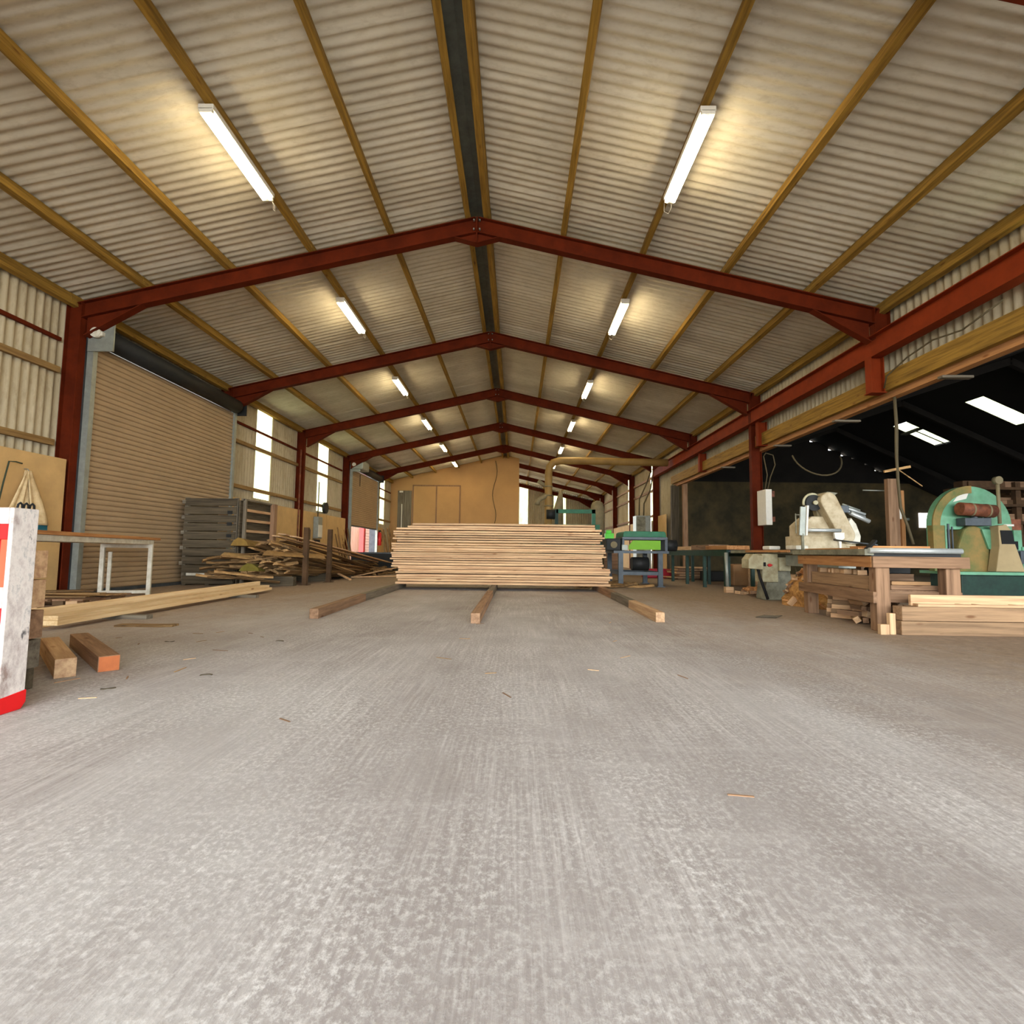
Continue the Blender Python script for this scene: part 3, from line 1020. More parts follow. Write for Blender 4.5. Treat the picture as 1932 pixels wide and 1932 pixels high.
e['label'] = 'orange stained cut end'

# long planed boards lying on the floor
t = Vector((-4.25, 9.75)) - Vector((-4.40, 5.02))
for k, (a, b, z, w, h, nm, mt) in enumerate((
    ((-4.44, 5.0), (-4.60, 9.72), 0.045, 0.15, 0.045, 'lowest long pale board on the floor before the slatted crate', 'pale_y'),
    ((-4.455, 5.02), (-4.63, 9.68), 0.091, 0.15, 0.045, 'upper long pale board resting on the lowest one', 'pale_y'),
    ((-4.66, 4.6), (-4.86, 9.9), 0.0, 0.05, 0.19, 'long pale board standing on edge behind the other two', 'pale_y'))):
    d = Vector(b) - Vector(a)
    single('long_board', G().box(-w / 2, w / 2, 0, d.length, 0, h), mt, nm, 'board', 'long boards on the floor by the trestle table', bev=0.003,
           loc=(a[0], a[1], z), rot=(0, 0, -math.atan2(d.x, d.y)))
for k, (x, y, l_) in enumerate(((-4.36, 5.9, 0.5), (-4.46, 8.6, 0.45))):
    single('packing_block', G().box(-l_ / 2, l_ / 2, -0.05, 0.05, 0, 0.044), 'grey_x', 'flat packing piece under the long boards, %s' % ('nearer one' if k == 0 else 'farther one'), 'timber',
           'packing pieces under the long boards', loc=(x, y, 0))
g = G().plank(0.55, 0.12, 0.02, 4, 'x', 6, 0.004, 0.015)
single('bark_strip', g, 'bark_x', 'flat strip of bark on the floor in front of the long boards', 'bark', loc=(-3.75, 5.35, 0), rot=(0, 0, R(4)))

# pallet with scraps
t = thing('wooden_pallet', 'low wooden pallet on the floor under the trestle table', 'pallet', (-6.1, 7.0, 0), R(8))
for xx in (-0.5, -0.05, 0.4):
    for yy in (-0.45, 0, 0.45):
        obj('block', G().box(xx, xx + 0.13, yy - 0.06, yy + 0.06, 0.02, 0.12), 'pine_x', t)
for yy in (-0.45, 0, 0.45):
    obj('bottom_board', G().box(-0.55, 0.6, yy - 0.06, yy + 0.06, 0, 0.02), 'brown_x', t)
for k in range(6):
    obj('deck_board', G().box(-0.55 + k * 0.2, -0.4 + k * 0.2, -0.52, 0.52, 0.12, 0.14), 'brown_y', t)
for k, (x, y, r_, l_, w_) in enumerate(((-6.15, 6.8, 12, 1.1, 0.25), (-5.8, 7.1, -10, 0.9, 0.3), (-6.3, 7.2, 30, 0.8, 0.2), (-5.7, 6.75, 5, 0.7, 0.12))):
    single('board_scrap', G().plank(l_, w_, 0.014, k, 'x', 4, 0.01, 0.01), 'bark_x', 'ragged board scrap lying on the low pallet, %s' % ('lowest', 'second up', 'third up', 'topmost')[k], 'board scrap',
           'board scraps on the low pallet', loc=(x, y, 0.142 + 0.017 * k), rot=(0, 0, R(r_)))

# trestle table
A, B = Vector((-4.93, 5.3, 0)), Vector((-6.3, 9.2, 0))
d = (B - A)
ang = -math.atan2(d.x, d.y)
t = thing('trestle_table', 'long trestle table with orange board top on a white frame', 'table', (A.x, A.y, 0), ang)
LT = d.length
obj('table_top', G().box(-0.8, 0, -0.6, LT, 0.925, 0.968), 'orange_y', t, bev=0.003)
obj('frame_beam', G().box(-0.06, -0.02, -0.6, LT - 0.28, 0.855, 0.922), 'white_dirty', t)
obj('frame_beam', G().box(-0.76, -0.72, -0.6, LT - 0.28, 0.855, 0.922), 'white_dirty', t)
for yy in (0.0, LT - 0.38):
    tr = G().box(-0.07, -0.01, yy, yy + 0.06, 0, 0.855).box(-0.75, -0.69, yy, yy + 0.06, 0, 0.855)
    tr.box(-0.69, -0.07, yy, yy + 0.06, 0.79, 0.85).box(-0.69, -0.07, yy, yy + 0.06, 0.03, 0.08)
    obj('trestle', tr, 'white_dirty', t)
obj('inner_post', G().box(-0.64, -0.59, LT - 0.36, LT - 0.32, 0.08, 0.72), 'white_dirty', t)

# hanging cloth and rope on the plywood
def cloth_strip(g, top, pts, wv):
    pass


t = thing('hanging_cloth', 'cream cloth hung from a point on the plywood wall', 'cloth', (-7.4, 7.7, 0))
g = G()
for (ya, yb, yc, yd, z0, ph) in ((-0.02, 0.03, -0.42, -0.20, 1.02, 0.0), (-0.01, 0.05, 0.06, 0.36, 1.12, 1.0), (-0.02, 0.04, -0.2, 0.1, 1.2, 2.0)):
    n, mrows = 9, 12
    vs = []
    for r_ in range(mrows + 1):
        q = r_ / mrows
        bul = math.sin(q * math.pi) * 0.05
        for c_ in range(n + 1):
            s_ = c_ / n
            y = (ya * (1 - q) + (yc - bul * 0.2) * q) * (1 - s_) + (yb * (1 - q) + (yd + bul) * q) * s_
            x = 0.03 + 0.05 * q + 0.025 * q * math.sin(s_ * 9 + ph) + (0.03 if ph < 2 else 0)
            vs.append((x, y, 1.93 * (1 - q) + z0 * q))
    g._add(vs, [(r_ * (n + 1) + c_, r_ * (n + 1) + c_ + 1, (r_ + 1) * (n + 1) + c_ + 1, (r_ + 1) * (n + 1) + c_) for r_ in range(mrows) for c_ in range(n)], True)
o = obj('drape', g, 'cloth', t)
sd = o.modifiers.new('thick', 'SOLIDIFY')
sd.thickness = 0.008
obj('teal_hem', G().box(0.06, 0.1, 0.2, 0.36, 1.0, 1.13), 'teal', t, bev=0.01)
obj('hook', G().tube([(0.0, 0, 1.95), (0.05, 0, 1.95), (0.07, 0, 1.93), (0.05, 0, 1.91)], 0.008, 6), 'galv', t)
pts = [(-7.36, 7.62, 2.02), (-7.36, 7.52, 2.03), (-7.36, 7.42, 2.02), (-7.36, 7.36, 1.7), (-7.36, 7.30, 1.3), (-7.36, 7.28, 1.0)]
single('hanging_rope', G().tube(pts, 0.011, 6), 'rope', 'thin dark rope hanging beside the cream cloth', 'rope')

# ---------------------------------------------------------------- slatted crates
t = thing('slatted_crate', 'tall dark slatted timber crate in front of the big shutter', 'crate', (-6.66, 11.2, 0), R(0))
t.scale = (1, 1, 0.97)
W_, D_ = 1.15, 1.25
for k in range(9):
    z = 0.28 + k * 0.186
    obj('front_slat', G().box(-0.52 - 0.01 * (k % 2), 0.60, -0.012, 0.012, z, z + 0.165), 'slate_x', t)
for k in range(9):
    z = 0.28 + k * 0.186
    obj('side_slat', G().box(-0.54, -0.515, 0.03, D_, z, z + 0.165), 'slate_y', t)
for xx in (-0.53, 0.54):
    obj('corner_post', G().box(xx, xx + 0.07, 0.013, 0.083, 0.1, 1.95), 'grey_z', t)
for k in range(5):
    obj('corner_block', G().box(-0.57, -0.50, -0.03, -0.012, 0.45 + k * 0.34, 0.53 + k * 0.34), 'grey_x', t)
for k in range(3):
    obj('corner_block', G().box(0.42, 0.52, -0.03, -0.012, 1.07 + k * 0.26, 1.14 + k * 0.26), 'dark', t)
obj('base_board', G().box(-0.5, 0.6, -0.02, 0.02, 0.04, 0.22), 'slate_x', t)
obj('white_strip', G().box(-0.4, 0.25, -0.035, -0.02, 0.22, 0.275), 'white_dirty', t)
obj('base_block', G().box(0.25, 0.45, -0.1, -0.02, 0.2, 0.30), 'orange_x', t)
for xx in (-0.5, 0.0, 0.5):
    obj('runner', G().box(xx, xx + 0.08, 0, D_, 0.0, 0.06), 'slate_y', t)
t = thing('open_crate', 'open sided crate with three pale shelf slats beside the slatted crate', 'crate', (-5.93, 11.22, 0), 0)
t.scale = (1, 1, 0.97)
obj('post', G().box(0, 0.06, 0, 0.06, 0, 1.93), 'grey_z', t)
obj('post', G().box(0.0, 0.1, 1.25, 1.4, 0, 1.93), 'brown_z', t)
obj('top_board', G().box(-0.05, 0.03, 0, 1.4, 1.9, 1.94), 'grey_y', t)
for z in (1.66, 1.43, 1.19, 0.95):
    obj('shelf_slat', G().box(-0.03, 0.012, 0.06, 1.26, z, z + 0.06), 'pine_y', t)
obj('back_panel', G().box(-0.09, -0.06, 0, 1.4, 0, 1.9), 'slate_y', t)

# ---------------------------------------------------------------- heap of sawn slabs
rd = random.Random(21)
slab_meshes = []
for k in range(10):
    g = G()
    L = (3.6, 4.2, 4.8, 3.2, 5.2)[k % 5]
    w = rd.uniform(0.08, 0.2)
    h = rd.uniform(0.025, 0.06)
    n = 7
    sec = [(-w / 2, 0), (w / 2, 0), (w / 2 * 0.8, h * 0.6), (w * 0.2, h), (-w * 0.25, h * 0.95), (-w / 2 * 0.85, h * 0.55)]
    vs = []
    for i in range(n + 1):
        y = L * i / n
        bx = 0.03 * math.sin(i * 0.9 + k)
        bz = 0.03 * math.sin(i * 0.6 + k * 1.7)
        sc_ = 1 + 0.15 * math.sin(i * 2.1 + k)
        vs += [(p * sc_ + bx, y, q * sc_ + bz) for p, q in sec]
    m_ = len(sec)
    fs = [(i * m_ + j, i * m_ + (j + 1) % m_, (i + 1) * m_ + (j + 1) % m_, (i + 1) * m_ + j) for i in range(n) for j in range(m_)]
    fs += [tuple(range(m_))[::-1], tuple(range(n * m_, n * m_ + m_))]
    g._add(vs, fs)
    slab_meshes.append((g.mesh('slab_offcut', M['bark_y']), L))
k = 0
for row in range(9):
    nn = 11 - row
    for c_ in range(nn):
        me, L = slab_meshes[rd.randrange(10)]
        q_ = c_ / nn
        x = -5.76 + row * 0.045 + q_ * (0.84 - row * 0.05) + rd.uniform(-0.03, 0.03)
        y = 11.05 + rd.uniform(-0.3, 0.4)
        z = 0.30 + row * 0.085 + rd.uniform(-0.01, 0.01)
        dz = max(-z + 0.05, -0.35 - row * 0.055 + rd.uniform(-0.08, 0.08))
        o = obj('slab_offcut', me, None, loc=(x, y, z), rot=(math.atan2(dz, L), rd.uniform(-0.5, 0.5), R(rd.uniform(-9, 0) * (1 - q_) - 1 + rd.uniform(-3, 2))))
        tag(o, 'rough sawn slab offcut in the heap between crate and steel posts', 'slab offcut', 'slab offcuts in the long heap')
        k += 1
for k in range(16):
    me, L = slab_meshes[rd.randrange(10)]
    o = obj('slab_offcut', me, None, loc=(-6.3 + rd.uniform(-0.1, 0.5), 10.55 + rd.uniform(-0.2, 0.25), 0.2 + 0.055 * (k % 8)), rot=(rd.uniform(-0.12, 0.12), rd.uniform(-0.4, 0.4), R(rd.uniform(-62, -38))))
    o.scale = (0.9, 0.26, 0.9)
    tag(o, 'short slab end poking out of the heap across the slatted crate', 'slab offcut', 'short slab ends before the slatted crate')
for k in range(14):
    me, L = slab_meshes[rd.randrange(10)]
    o = obj('slab_offcut', me, None, loc=(-5.35 + rd.uniform(-0.5, 0.4), 15.3 + rd.uniform(-0.6, 0.8), 0.42 + rd.uniform(-0.25, 0.06)), rot=(-0.09 + rd.uniform(-0.02, 0.02), rd.uniform(-0.6, 0.6), R(rd.uniform(-18, -4))))
    o.scale = (1, 0.7, 1)
    tag(o, 'rough sawn slab offcut sliding off the far end of the heap', 'slab offcut', 'slab offcuts at the far end of the heap')
# mossy yellow slab ends
for k, (x, y, z, w, h) in enumerate(((-5.78, 10.85, 0.86, 0.34, 0.17), (-5.98, 10.7, 0.60, 0.36, 0.12), (-5.5, 10.75, 0.34, 0.4, 0.16), (-5.2, 10.9, 0.66, 0.3, 0.11))):
    g = G().prism([(-w / 2, 0), (w / 2, 0), (w * 0.42, h * 0.45), (w * 0.15, h * 0.9), (-w * 0.1, h), (-w * 0.35, h * 0.6)], 'xz', 0, 1.6)
    single('slab_offcut', g, plain('mossy_yellow_cut_%d' % k, ((140, 112, 54), (172, 140, 88), (116, 106, 40), (150, 116, 68))[k], 0.9, vary=0.3, scale=8),
           ('wide yellow slab end near the top of the heap', 'pale wide slab end low on the crate side of the heap', 'mossy green-yellow slab end at the bottom of the heap',
            'tan slab end in the middle of the heap')[k], 'slab offcut', 'wide slab ends in the heap', loc=(x, y, z), rot=(-0.05, 0, R((10, -25, 6, -20)[k])))
# long pale boards over the top of the heap
for k, (x, z) in enumerate(((-5.42, 1.13), (-5.19, 1.08), (-5.65, 1.09))):
    single('long_board', G().box(-0.1, 0.1, 0, 5.6, 0, 0.03), 'pine_y', ('palest', 'second', 'third')[k] + ' long board lying over the top of the slab heap', 'board', 'long boards over the slab heap',
           loc=(x, 12.0 + 0.1 * k, z), rot=(-0.125, 0.1, R(-10)))
for k, (x, y, r_) in enumerate(((-5.28, 11.5, 0), (-5.2, 13.3, 0), (-5.1, 15.0, 0))):
    single('sleeper', G().box(-0.46, 0.42, -0.08, 0.08, 0, 0.2), 'slate_x', 'dark cross timber under the slab heap, %s from the camera' % ORD[k], 'timber', 'cross timbers under the slab heap', loc=(x, y, 0))
for k, (x, y, z) in enumerate(((-4.74, 11.75, 1.29), (-4.62, 12.9, 1.3), (-6.5, 13.9, 1.33), (-6.25, 15.6, 1.4))):
    g = G().box(-0.05, 0.05, -0.05, 0.05, 0, z).box(-0.1, 0.1, -0.1, 0.1, 0, 0.012)
    single('steel_post', g, 'rack' if k < 2 else 'dark', ('nearest dark rusty steel post standing in front of the slab heap', 'second rusty steel post in front of the slab heap',
           'steel post top showing behind the slab heap, nearer the open crate', 'steel post top showing behind the slab heap, farther along')[k], 'steel post', 'steel posts holding the slab heap', loc=(x, y, 0))

# conduit and switch boxes on the wall between shutters
single('conduit_pipe', G().cyl((0, 0, 0.0), (0, 0, 4.2), 0.025, n=10), 'rust', 'orange-brown pipe running down the wall between the translucent strips', 'pipe', loc=(-7.41, 17.6, 0))
t = thing('switch_box', 'pale grey switch box on the plywood behind the steel posts', 'switch box', (-7.42, 19.0, 0))
obj('box_body', G().box(-0.02, 0.16, 0, 0.42, 1.2, 2.0), 'galv', t, bev=0.01)
obj('lid', G().box(0.16, 0.175, 0.02, 0.4, 1.25, 1.7), 'white', t)
obj('conduit', G().cyl((0.06, 0.2, 2.0), (0.06, 0.2, 3.3), 0.02, n=8), 'cable', t)
obj('socket', G().box(0.0, 0.14, 0.05, 0.3, 1.02, 1.16), 'dark', t)
t = single('round_fan', G().cyl((0, 0, 0), (0.1, 0, 0), 0.22, n=20), 'dark', 'dark round shape low in the second translucent strip', 'fan', loc=(-7.55, 20.3, 2.42))

# leaning sticks by the half-open shutter
rd = random.Random(5)
for k in range(11):
    h = rd.uniform(0.9, 1.75)
    yy = 20.9 + k * 0.16
    g = G().bar((0, 0, 0), (-0.32, rd.uniform(-0.3, 0.1), h), 0.06, 0.03)
    single('leaning_batten', g, 'bark_z', 'narrow batten leaning on the wall before the half open shutter', 'batten', 'battens leaning before the half open shutter', loc=(-7.05 + rd.uniform(0, 0.12), yy, 0.002))
for k in range(5):
    g = G().bar((0, 0, 0), (-0.35, rd.uniform(-0.1, 0.35), rd.uniform(1.5, 2.3)), 0.06, 0.04)
    single('leaning_batten', g, 'bark_z', 'tall batten leaning on the wall beyond the half open shutter', 'batten', 'battens leaning beyond the half open shutter', loc=(-6.95, 28.2 + k * 0.42, 0.002))
t = thing('fire_extinguisher', 'red fire extinguisher on the wall beyond the half open shutter', 'fire extinguisher', (-7.26, 27.5, 1.05))
obj('cylinder_body', G().cyl((0, 0, 0), (0, 0, 0.62), 0.13, n=18).cyl((0, 0, 0.62), (0, 0, 0.72), 0.13, 0.04, n=18), 'red_ext', t)
obj('valve', G().box(-0.03, 0.09, -0.03, 0.03, 0.72, 0.8), 'black', t)
obj('hose', G().tube([(0.06, 0, 0.76), (0.15, 0, 0.7), (0.17, 0, 0.45), (0.15, 0, 0.2)], 0.015, 6), 'black', t)

# dark bin with scrap before the half-open shutter
t = thing('scrap_bin', 'low dark steel bin standing before the half open shutter', 'bin', (-5.7, 18.0, 0))
g = G()
g.box(0, 1.5, 0, 0.04, 0.12, 0.72).box(0, 1.5, 1.2, 1.24, 0.12, 0.72).box(0, 0.04, 0.04, 1.2, 0.12, 0.72).box(1.46, 1.5, 0.04, 1.2, 0.12, 0.72).box(0.04, 1.46, 0.04, 1.2, 0.12, 0.16)
obj('bin_wall', g, 'dark', t)
obj('rim', G().box(-0.03, 1.53, -0.03, 0.0, 0.68, 0.73), 'galv_dark', t)
obj('skid', G().box(0.1, 0.25, 0, 1.24, 0, 0.12).box(1.2, 1.35, 0, 1.24, 0, 0.12), 'dark', t)
for k in range(16):
    me, L = slab_meshes[rd.randrange(10)]
    o = obj('slab_offcut', me, None, loc=(-5.3 + rd.uniform(-0.4, 0.9), 16.6 + rd.uniform(-0.4, 0.6), 0.03 + 0.03 * (k % 6)), rot=(rd.uniform(0.0, 0.03), rd.uniform(-0.5, 0.5), R(rd.uniform(-70, 70))))
    o.scale = (1, 0.32, 1)
    tag(o, 'short waste offcut scattered before the dark bin', 'offcut', 'short offcuts before the dark bin')
for k, (a, b) in enumerate((((-4.75, 15.3, 0.03), (-3.1, 17.0, 0.42)), ((-4.7, 14.9, 0.03), (-2.8, 15.9, 0.06)), ((-5.3, 14.6, 0.3), (-4.3, 13.6, 0.03)))):
    single('thin_batten', G().bar(a, b, 0.07, 0.03), 'pine_x', ('pale batten slanting up towards the plank stack', 'pale batten lying flat towards the plank stack', 'batten sliding down beside the far steel post')[k],
           'batten', 'loose pale battens beside the stack')

# ---------------------------------------------------------------- extraction ducting and things behind the stack
t = thing('extraction_duct', 'thick yellowed extraction duct bending down from the shed side', 'duct', (0, 20, 0))
pts = [(5.78, 0, 4.30), (4.6, 0, 4.31), (3.2, 0, 4.33), (2.2, 0, 4.34), (1.62, 0, 4.33), (1.38, 0, 4.26), (1.24, 0, 4.1), (1.2, 0, 3.85), (1.2, 0, 3.3), (1.2, 0, 2.4), (1.18, 0, 0.3)]
obj('main_pipe', G().tube(pts, 0.145, 16), 'pipe', t)
for z in (3.3, 2.95, 2.55):
    obj('collar', G().cyl((1.2, 0, z), (1.2, 0, z + 0.05), 0.17, n=16), 'duct', t)
obj('branch', G().tube([(1.2, 0, 3.0), (1.0, -0.1, 2.9), (0.85, -0.15, 2.82), (0.78, -0.18, 2.72), (0.76, -0.18, 2.6)], 0.1, 12), 'duct', t)
obj('branch', G().tube([(1.2, 0.1, 3.3), (0.95, 0.1, 3.45), (0.8, 0.1, 3.55)], 0.08, 12), 'duct', t)
single('dust_filter', G().tube([(0, 0, 0.0), (0, 0, 2.5), (0, 0, 2.7), (0, 0, 2.78)], [0.26, 0.26, 0.2, 0.05], 18), 'duct', 'dusty upright filter bag beside the green frame', 'filter', loc=(3.05, 19.8, 0))
single('dust_filter', G().tube([(0, 0, 0.0), (0, 0, 2.2), (0.1, 0, 2.9), (0.14, 0, 3.3)], [0.25, 0.25, 0.13, 0.06], 14), 'duct', 'tapering dusty cyclone behind the duct', 'filter', loc=(1.62, 21.0, 0))
t = thing('green_saw_frame', 'tall green machine frame behind the plank stack', 'machine', (1.05, 18.6, 0))
obj('frame_rail', G().box(0.35, 1.75, 0, 0.1, 2.2, 2.34), 'mgreen', t)
obj('frame_rail', G().box(0.0, 1.9, 0, 0.1, 1.62, 1.8), 'mgreen', t)
obj('frame_post', G().box(1.62, 1.75, 0, 0.1, 0.0, 2.34), 'mgreen', t)
obj('frame_post', G().box(0.3, 0.42, 0, 0.1, 0.0, 2.34), 'dgreen', t)
obj('motor', G().cyl((0.0, 0, 2.15), (0.3, 0, 2.15), 0.17, n=16), 'dark', t)
obj('body', G().box(-0.1, 2.0, 0.1, 0.8, 0.0, 1.62), 'dgreen', t, bev=0.02)
g = G().box(0, 0.34, 0, 0.3, 0, 0.32).box(0.05, 0.25, 0.05, 0.25, 0.32, 0.44)
single('plastic_crate', g, 'hivis', 'fluorescent green plastic container beside the end of the stack', 'container', bev=0.03, loc=(3.38, 20.0, 1.24))
single('side_cabinet', G().box(0, 0.9, 0, 0.7, 0, 1.235), 'brown_x', 'low brown cabinet carrying the fluorescent green container', 'cabinet', bev=0.01, loc=(3.1, 19.9, 0))

# cabinets on the shed-side wall
t = thing('electrical_cabinet', 'tall grey cabinet against the wall behind the green machine', 'cabinet', (5.2, 22.8, 0))
obj('cabinet_body', G().box(0, 0.62, 0, 0.62, 0.0, 2.45), 'galv', t, bev=0.01)
obj('cabinet_door', G().box(0.03, 0.4, -0.02, 0, 0.15, 2.4), 'greyenamel', t)
obj('conduit', G().tube([(0.2, 0.3, 2.45), (0.22, 0.3, 3.2), (0.5, 0.3, 3.8), (0.7, 0.2, 4.4)], 0.03, 6).tube([(0.4, 0.3, 2.45), (0.42, 0.3, 3.0), (0.7, 0.3, 3.6), (0.8, 0.2, 4.3)], 0.03, 6), 'cable', t)
single('fire_extinguisher', G().cyl((0, 0, 0), (0, 0, 0.5), 0.1, n=14).cyl((0, 0, 0.5), (0, 0, 0.6), 0.1, 0.03, n=14), 'red_ext', 'small red cylinder on the wall beside the tall grey cabinet', 'fire extinguisher', loc=(5.85, 25.5, 1.85))

# ---------------------------------------------------------------- green multi-roller machine
t = thing('planing_machine', 'grey floor machine with green hood and lime front panel', 'machine', (2.45, 12.6, 0))
for xx in (0.0, 0.95):
    for yy in (0.0, 1.5):
        obj('leg', G().box(xx, xx + 0.11, yy, yy + 0.1, 0.0, 0.82).box(xx - 0.04, xx + 0.15, yy - 0.03, yy + 0.13, 0, 0.02), 'galv_dark', t)
obj('bed', G().box(-0.12, 1.2, -0.02, 1.62, 0.80, 0.86), 'galv_dark', t)
obj('lower_rail', G().box(0.0, 1.05, 0.02, 0.07, 0.28, 0.36).box(0.0, 1.05, 1.52, 1.57, 0.28, 0.36).box(0.03, 0.08, 0.1, 1.5, 0.28, 0.36).box(0.97, 1.02, 0.1, 1.5, 0.28, 0.36), 'galv_dark', t)
obj('hood', G().prism([(0.1, 1.19), (1.14, 1.19), (1.12, 1.30), (1.08, 1.33), (0.16, 1.33), (0.11, 1.30)], 'xz', -0.04, 0.9), 'mgreen', t, bev=0.01)
obj('hood_band', G().box(0.08, 1.16, -0.05, 0.9, 1.13, 1.19), 'galv_dark', t)
obj('side_arm', G().box(0.08, 0.13, -0.05, 0.85, 0.86, 1.14), 'galv_dark', t)
obj('side_arm', G().box(1.1, 1.16, -0.05, 0.85, 0.86, 1.14), 'galv_dark', t)
obj('front_panel', G().prism([(0.24, 0.89), (1.0, 0.89), (1.0, 1.11), (0.34, 1.11), (0.24, 0.98)], 'xz', -0.03, 0.0), 'lime', t)
obj('gearbox', G().box(-0.3, 0.05, -0.02, 0.6, 0.86, 1.15), 'dark', t, bev=0.02)
obj('flange', G().cyl((-0.12, -0.05, 1.0), (-0.12, -0.02, 1.0), 0.08, n=18).cyl((-0.12, -0.07, 1.0), (-0.12, -0.05, 1.0), 0.035, n=12), 'duct', t)
obj('bracket', G().box(0.06, 0.2, -0.1, -0.02, 0.87, 1.0), 'galv', t, bev=0.005)
obj('drum', G().cyl((1.12, 0.15, 1.0), (1.42, 0.15, 1.0), 0.14, n=22), 'dark', t)
obj('motor', G().cyl((0.35, 0.2, 0.55), (0.75, 0.2, 0.55), 0.16, n=16), 'dark', t)
rd = random.Random(9)
for k in range(14):
    me, L = slab_meshes[k % 10]
    o = obj('slab_offcut', me, None, loc=(2.5 + rd.uniform(-0.5, 0.9), 12.55 + rd.uniform(-0.2, 0.9), 0.01 + 0.012 * (k % 4)), rot=(0, rd.uniform(-0.2, 0.2), R(90 + rd.uniform(-40, 40))))
    o.scale = (0.9, 0.24, 1.0)
    tag(o, 'thin strip of waste wood on the floor under the lime-panelled machine', 'offcut', 'waste strips under the lime-panelled machine')

# ---------------------------------------------------------------- dark green roller conveyor + saw table
t = thing('roller_conveyor', 'dark green roller conveyor leading to the crosscut saw', 'conveyor', (4.55, 11.4, 0))
obj('side_rail', G().box(0, 0.05, 0, 4.3, 0.76, 0.90), 'dgreen', t)
obj('side_rail', G().box(0.6, 0.65, 0, 4.3, 0.76, 0.90), 'dgreen', t)
for k in range(14):
    obj('roller', G().cyl((0.05, 0.15 + k * 0.3, 0.87), (0.6, 0.15 + k * 0.3, 0.87), 0.035, n=10), 'galv_dark', t)
for k, yy in enumerate((0.1, 1.4, 2.7, 4.0)):
    obj('leg', G().box(0.0, 0.07, yy, yy + 0.07, 0, 0.76), 'dgreen', t)
    obj('leg', G().box(0.58, 0.65, yy, yy + 0.07, 0, 0.76), 'dgreen', t)
obj('end_leg', G().cyl((-0.03, -0.1, 0), (-0.05, -0.1, 0.84), 0.035, n=12), 'galv', t)
single('waste_block', G().box(0, 0.16, 0, 0.12, 0, 0.12), 'pine_x', 'small pale block at the foot of the conveyor end leg', 'block', loc=(4.4, 11.08, 0))
for k, (x0, x1, y, h, mt, lab) in enumerate(((4.7, 5.05, 14.2, 0.1, 'pine_y', 'pale board end on the conveyor by the shed opening'), (4.6, 5.1, 11.5, 0.09, 'orange_y', 'orange board lying on the conveyor'),
                                            (4.72, 5.2, 12.9, 0.13, 'brown_y', 'brown board lying on the conveyor behind the orange one'))):
    single('cut_board', G().box(0, x1 - x0, 0, 1.3, 0, h), mt, lab, 'board', 'boards on the conveyor', bev=0.003, loc=(x0, y, 0.908))

t = thing('crosscut_saw', 'cream pull-over crosscut saw with tilted arm on a steel rail table', 'saw', (4.6, 8.6, 0))
obj('table_rail', G().box(-0.04, 0.08, -0.9, 2.6, 0.83, 0.89), 'greyenamel', t)
obj('table_rail', G().box(0.6, 0.7, -0.9, 2.6, 0.83, 0.89), 'greyenamel', t)
obj('under_tray', G().box(0.1, 0.6, -0.9, 0.6, 0.62, 0.8), 'galv', t)
obj('base', G().prism([(0.05, 0.9), (0.85, 0.9), (0.85, 1.12), (0.05, 1.12)], 'xz', -0.05, 0.5).cyl((0.28, 0.2, 0.86), (0.28, 0.2, 1.1), 0.22, n=24), 'cream', t, bev=0.01)
obj('guard_box', G().prism([(0.08, 1.1), (0.72, 1.1), (0.72, 1.44), (0.24, 1.44), (0.08, 1.30)], 'xz', 0.0, 0.42), 'cream', t, bev=0.012)
# tilted rounded arm cover
arm = G()
cA, cB = Vector((0.44, 1.69)), Vector((0.72, 1.13))
ra, rb = 0.135, 0.125
dv = (cB - cA).normalized()
base_a = math.atan2(dv.y, dv.x)
poly = []
for i in range(13):
    a = base_a + R(90) + R(180) * i / 12
    poly.append((cA.x + ra * math.cos(a), cA.y + ra * math.sin(a)))
for i in range(13):
    a = base_a - R(90) + R(180) * i / 12
    poly.append((cB.x + rb * math.cos(a), cB.y + rb * math.sin(a)))
arm.prism(poly, 'xz', -0.16, 0.06)
obj('arm_cover', arm, 'cream', t, bev=0.02)
obj('arm_spine', G().prism([(0.30, 1.72), (0.52, 1.72), (0.74, 1.2), (0.45, 1.12)], 'xz', 0.06, 0.16), 'duct', t)
obj('motor_top', G().prism([(0.31, 1.76), (0.45, 1.84), (0.62, 1.82), (0.52, 1.76)], 'xz', -0.1, 0.2), 'greyenamel', t)
pl = obj('pulley', G().cyl((0.26, -0.05, 1.66), (0.26, 0.06, 1.66), 0.13, n=24), 'dark', t)
obj('hub', G().cyl((0.26, -0.1, 1.66), (0.26, -0.05, 1.66), 0.035, n=14), 'beige', pl)
obj('pulley_guard', G().tube([(0.26 + 0.15 * math.cos(a), 0.0, 1.66 + 0.15 * math.sin(a)) for a in [R(60 + 15 * i) for i in range(10)]], 0.02, 8), 'beige', t)
obj('column_foot', G().prism([(0.72, 1.0), (0.95, 1.0), (0.97, 1.12), (0.9, 1.32), (0.82, 1.42), (0.74, 1.3)], 'xz', -0.1, 0.15), 'white_dirty', t, bev=0.015)
obj('bellows', G().cyl((0.83, 0.02, 0.88), (0.83, 0.02, 0.94), 0.11, n=20).cyl((0.83, 0.02, 0.95), (0.83, 0.02, 0.99), 0.105, n=20), 'cream', t)
for k, (a, b, r_) in enumerate((((0.72, -0.05, 1.60), (1.08, -0.05, 1.48), 0.022), ((0.74, 0.0, 1.56), (1.10, 0.0, 1.43), 0.03), ((0.78, 0.05, 1.65), (1.06, 0.05, 1.55), 0.018), ((0.82, -0.08, 1.50), (1.12, -0.08, 1.36), 0.035))):
    obj('feed_cylinder', G().cyl(a, b, r_, n=12), 'chrome' if k != 2 else 'galv', t)
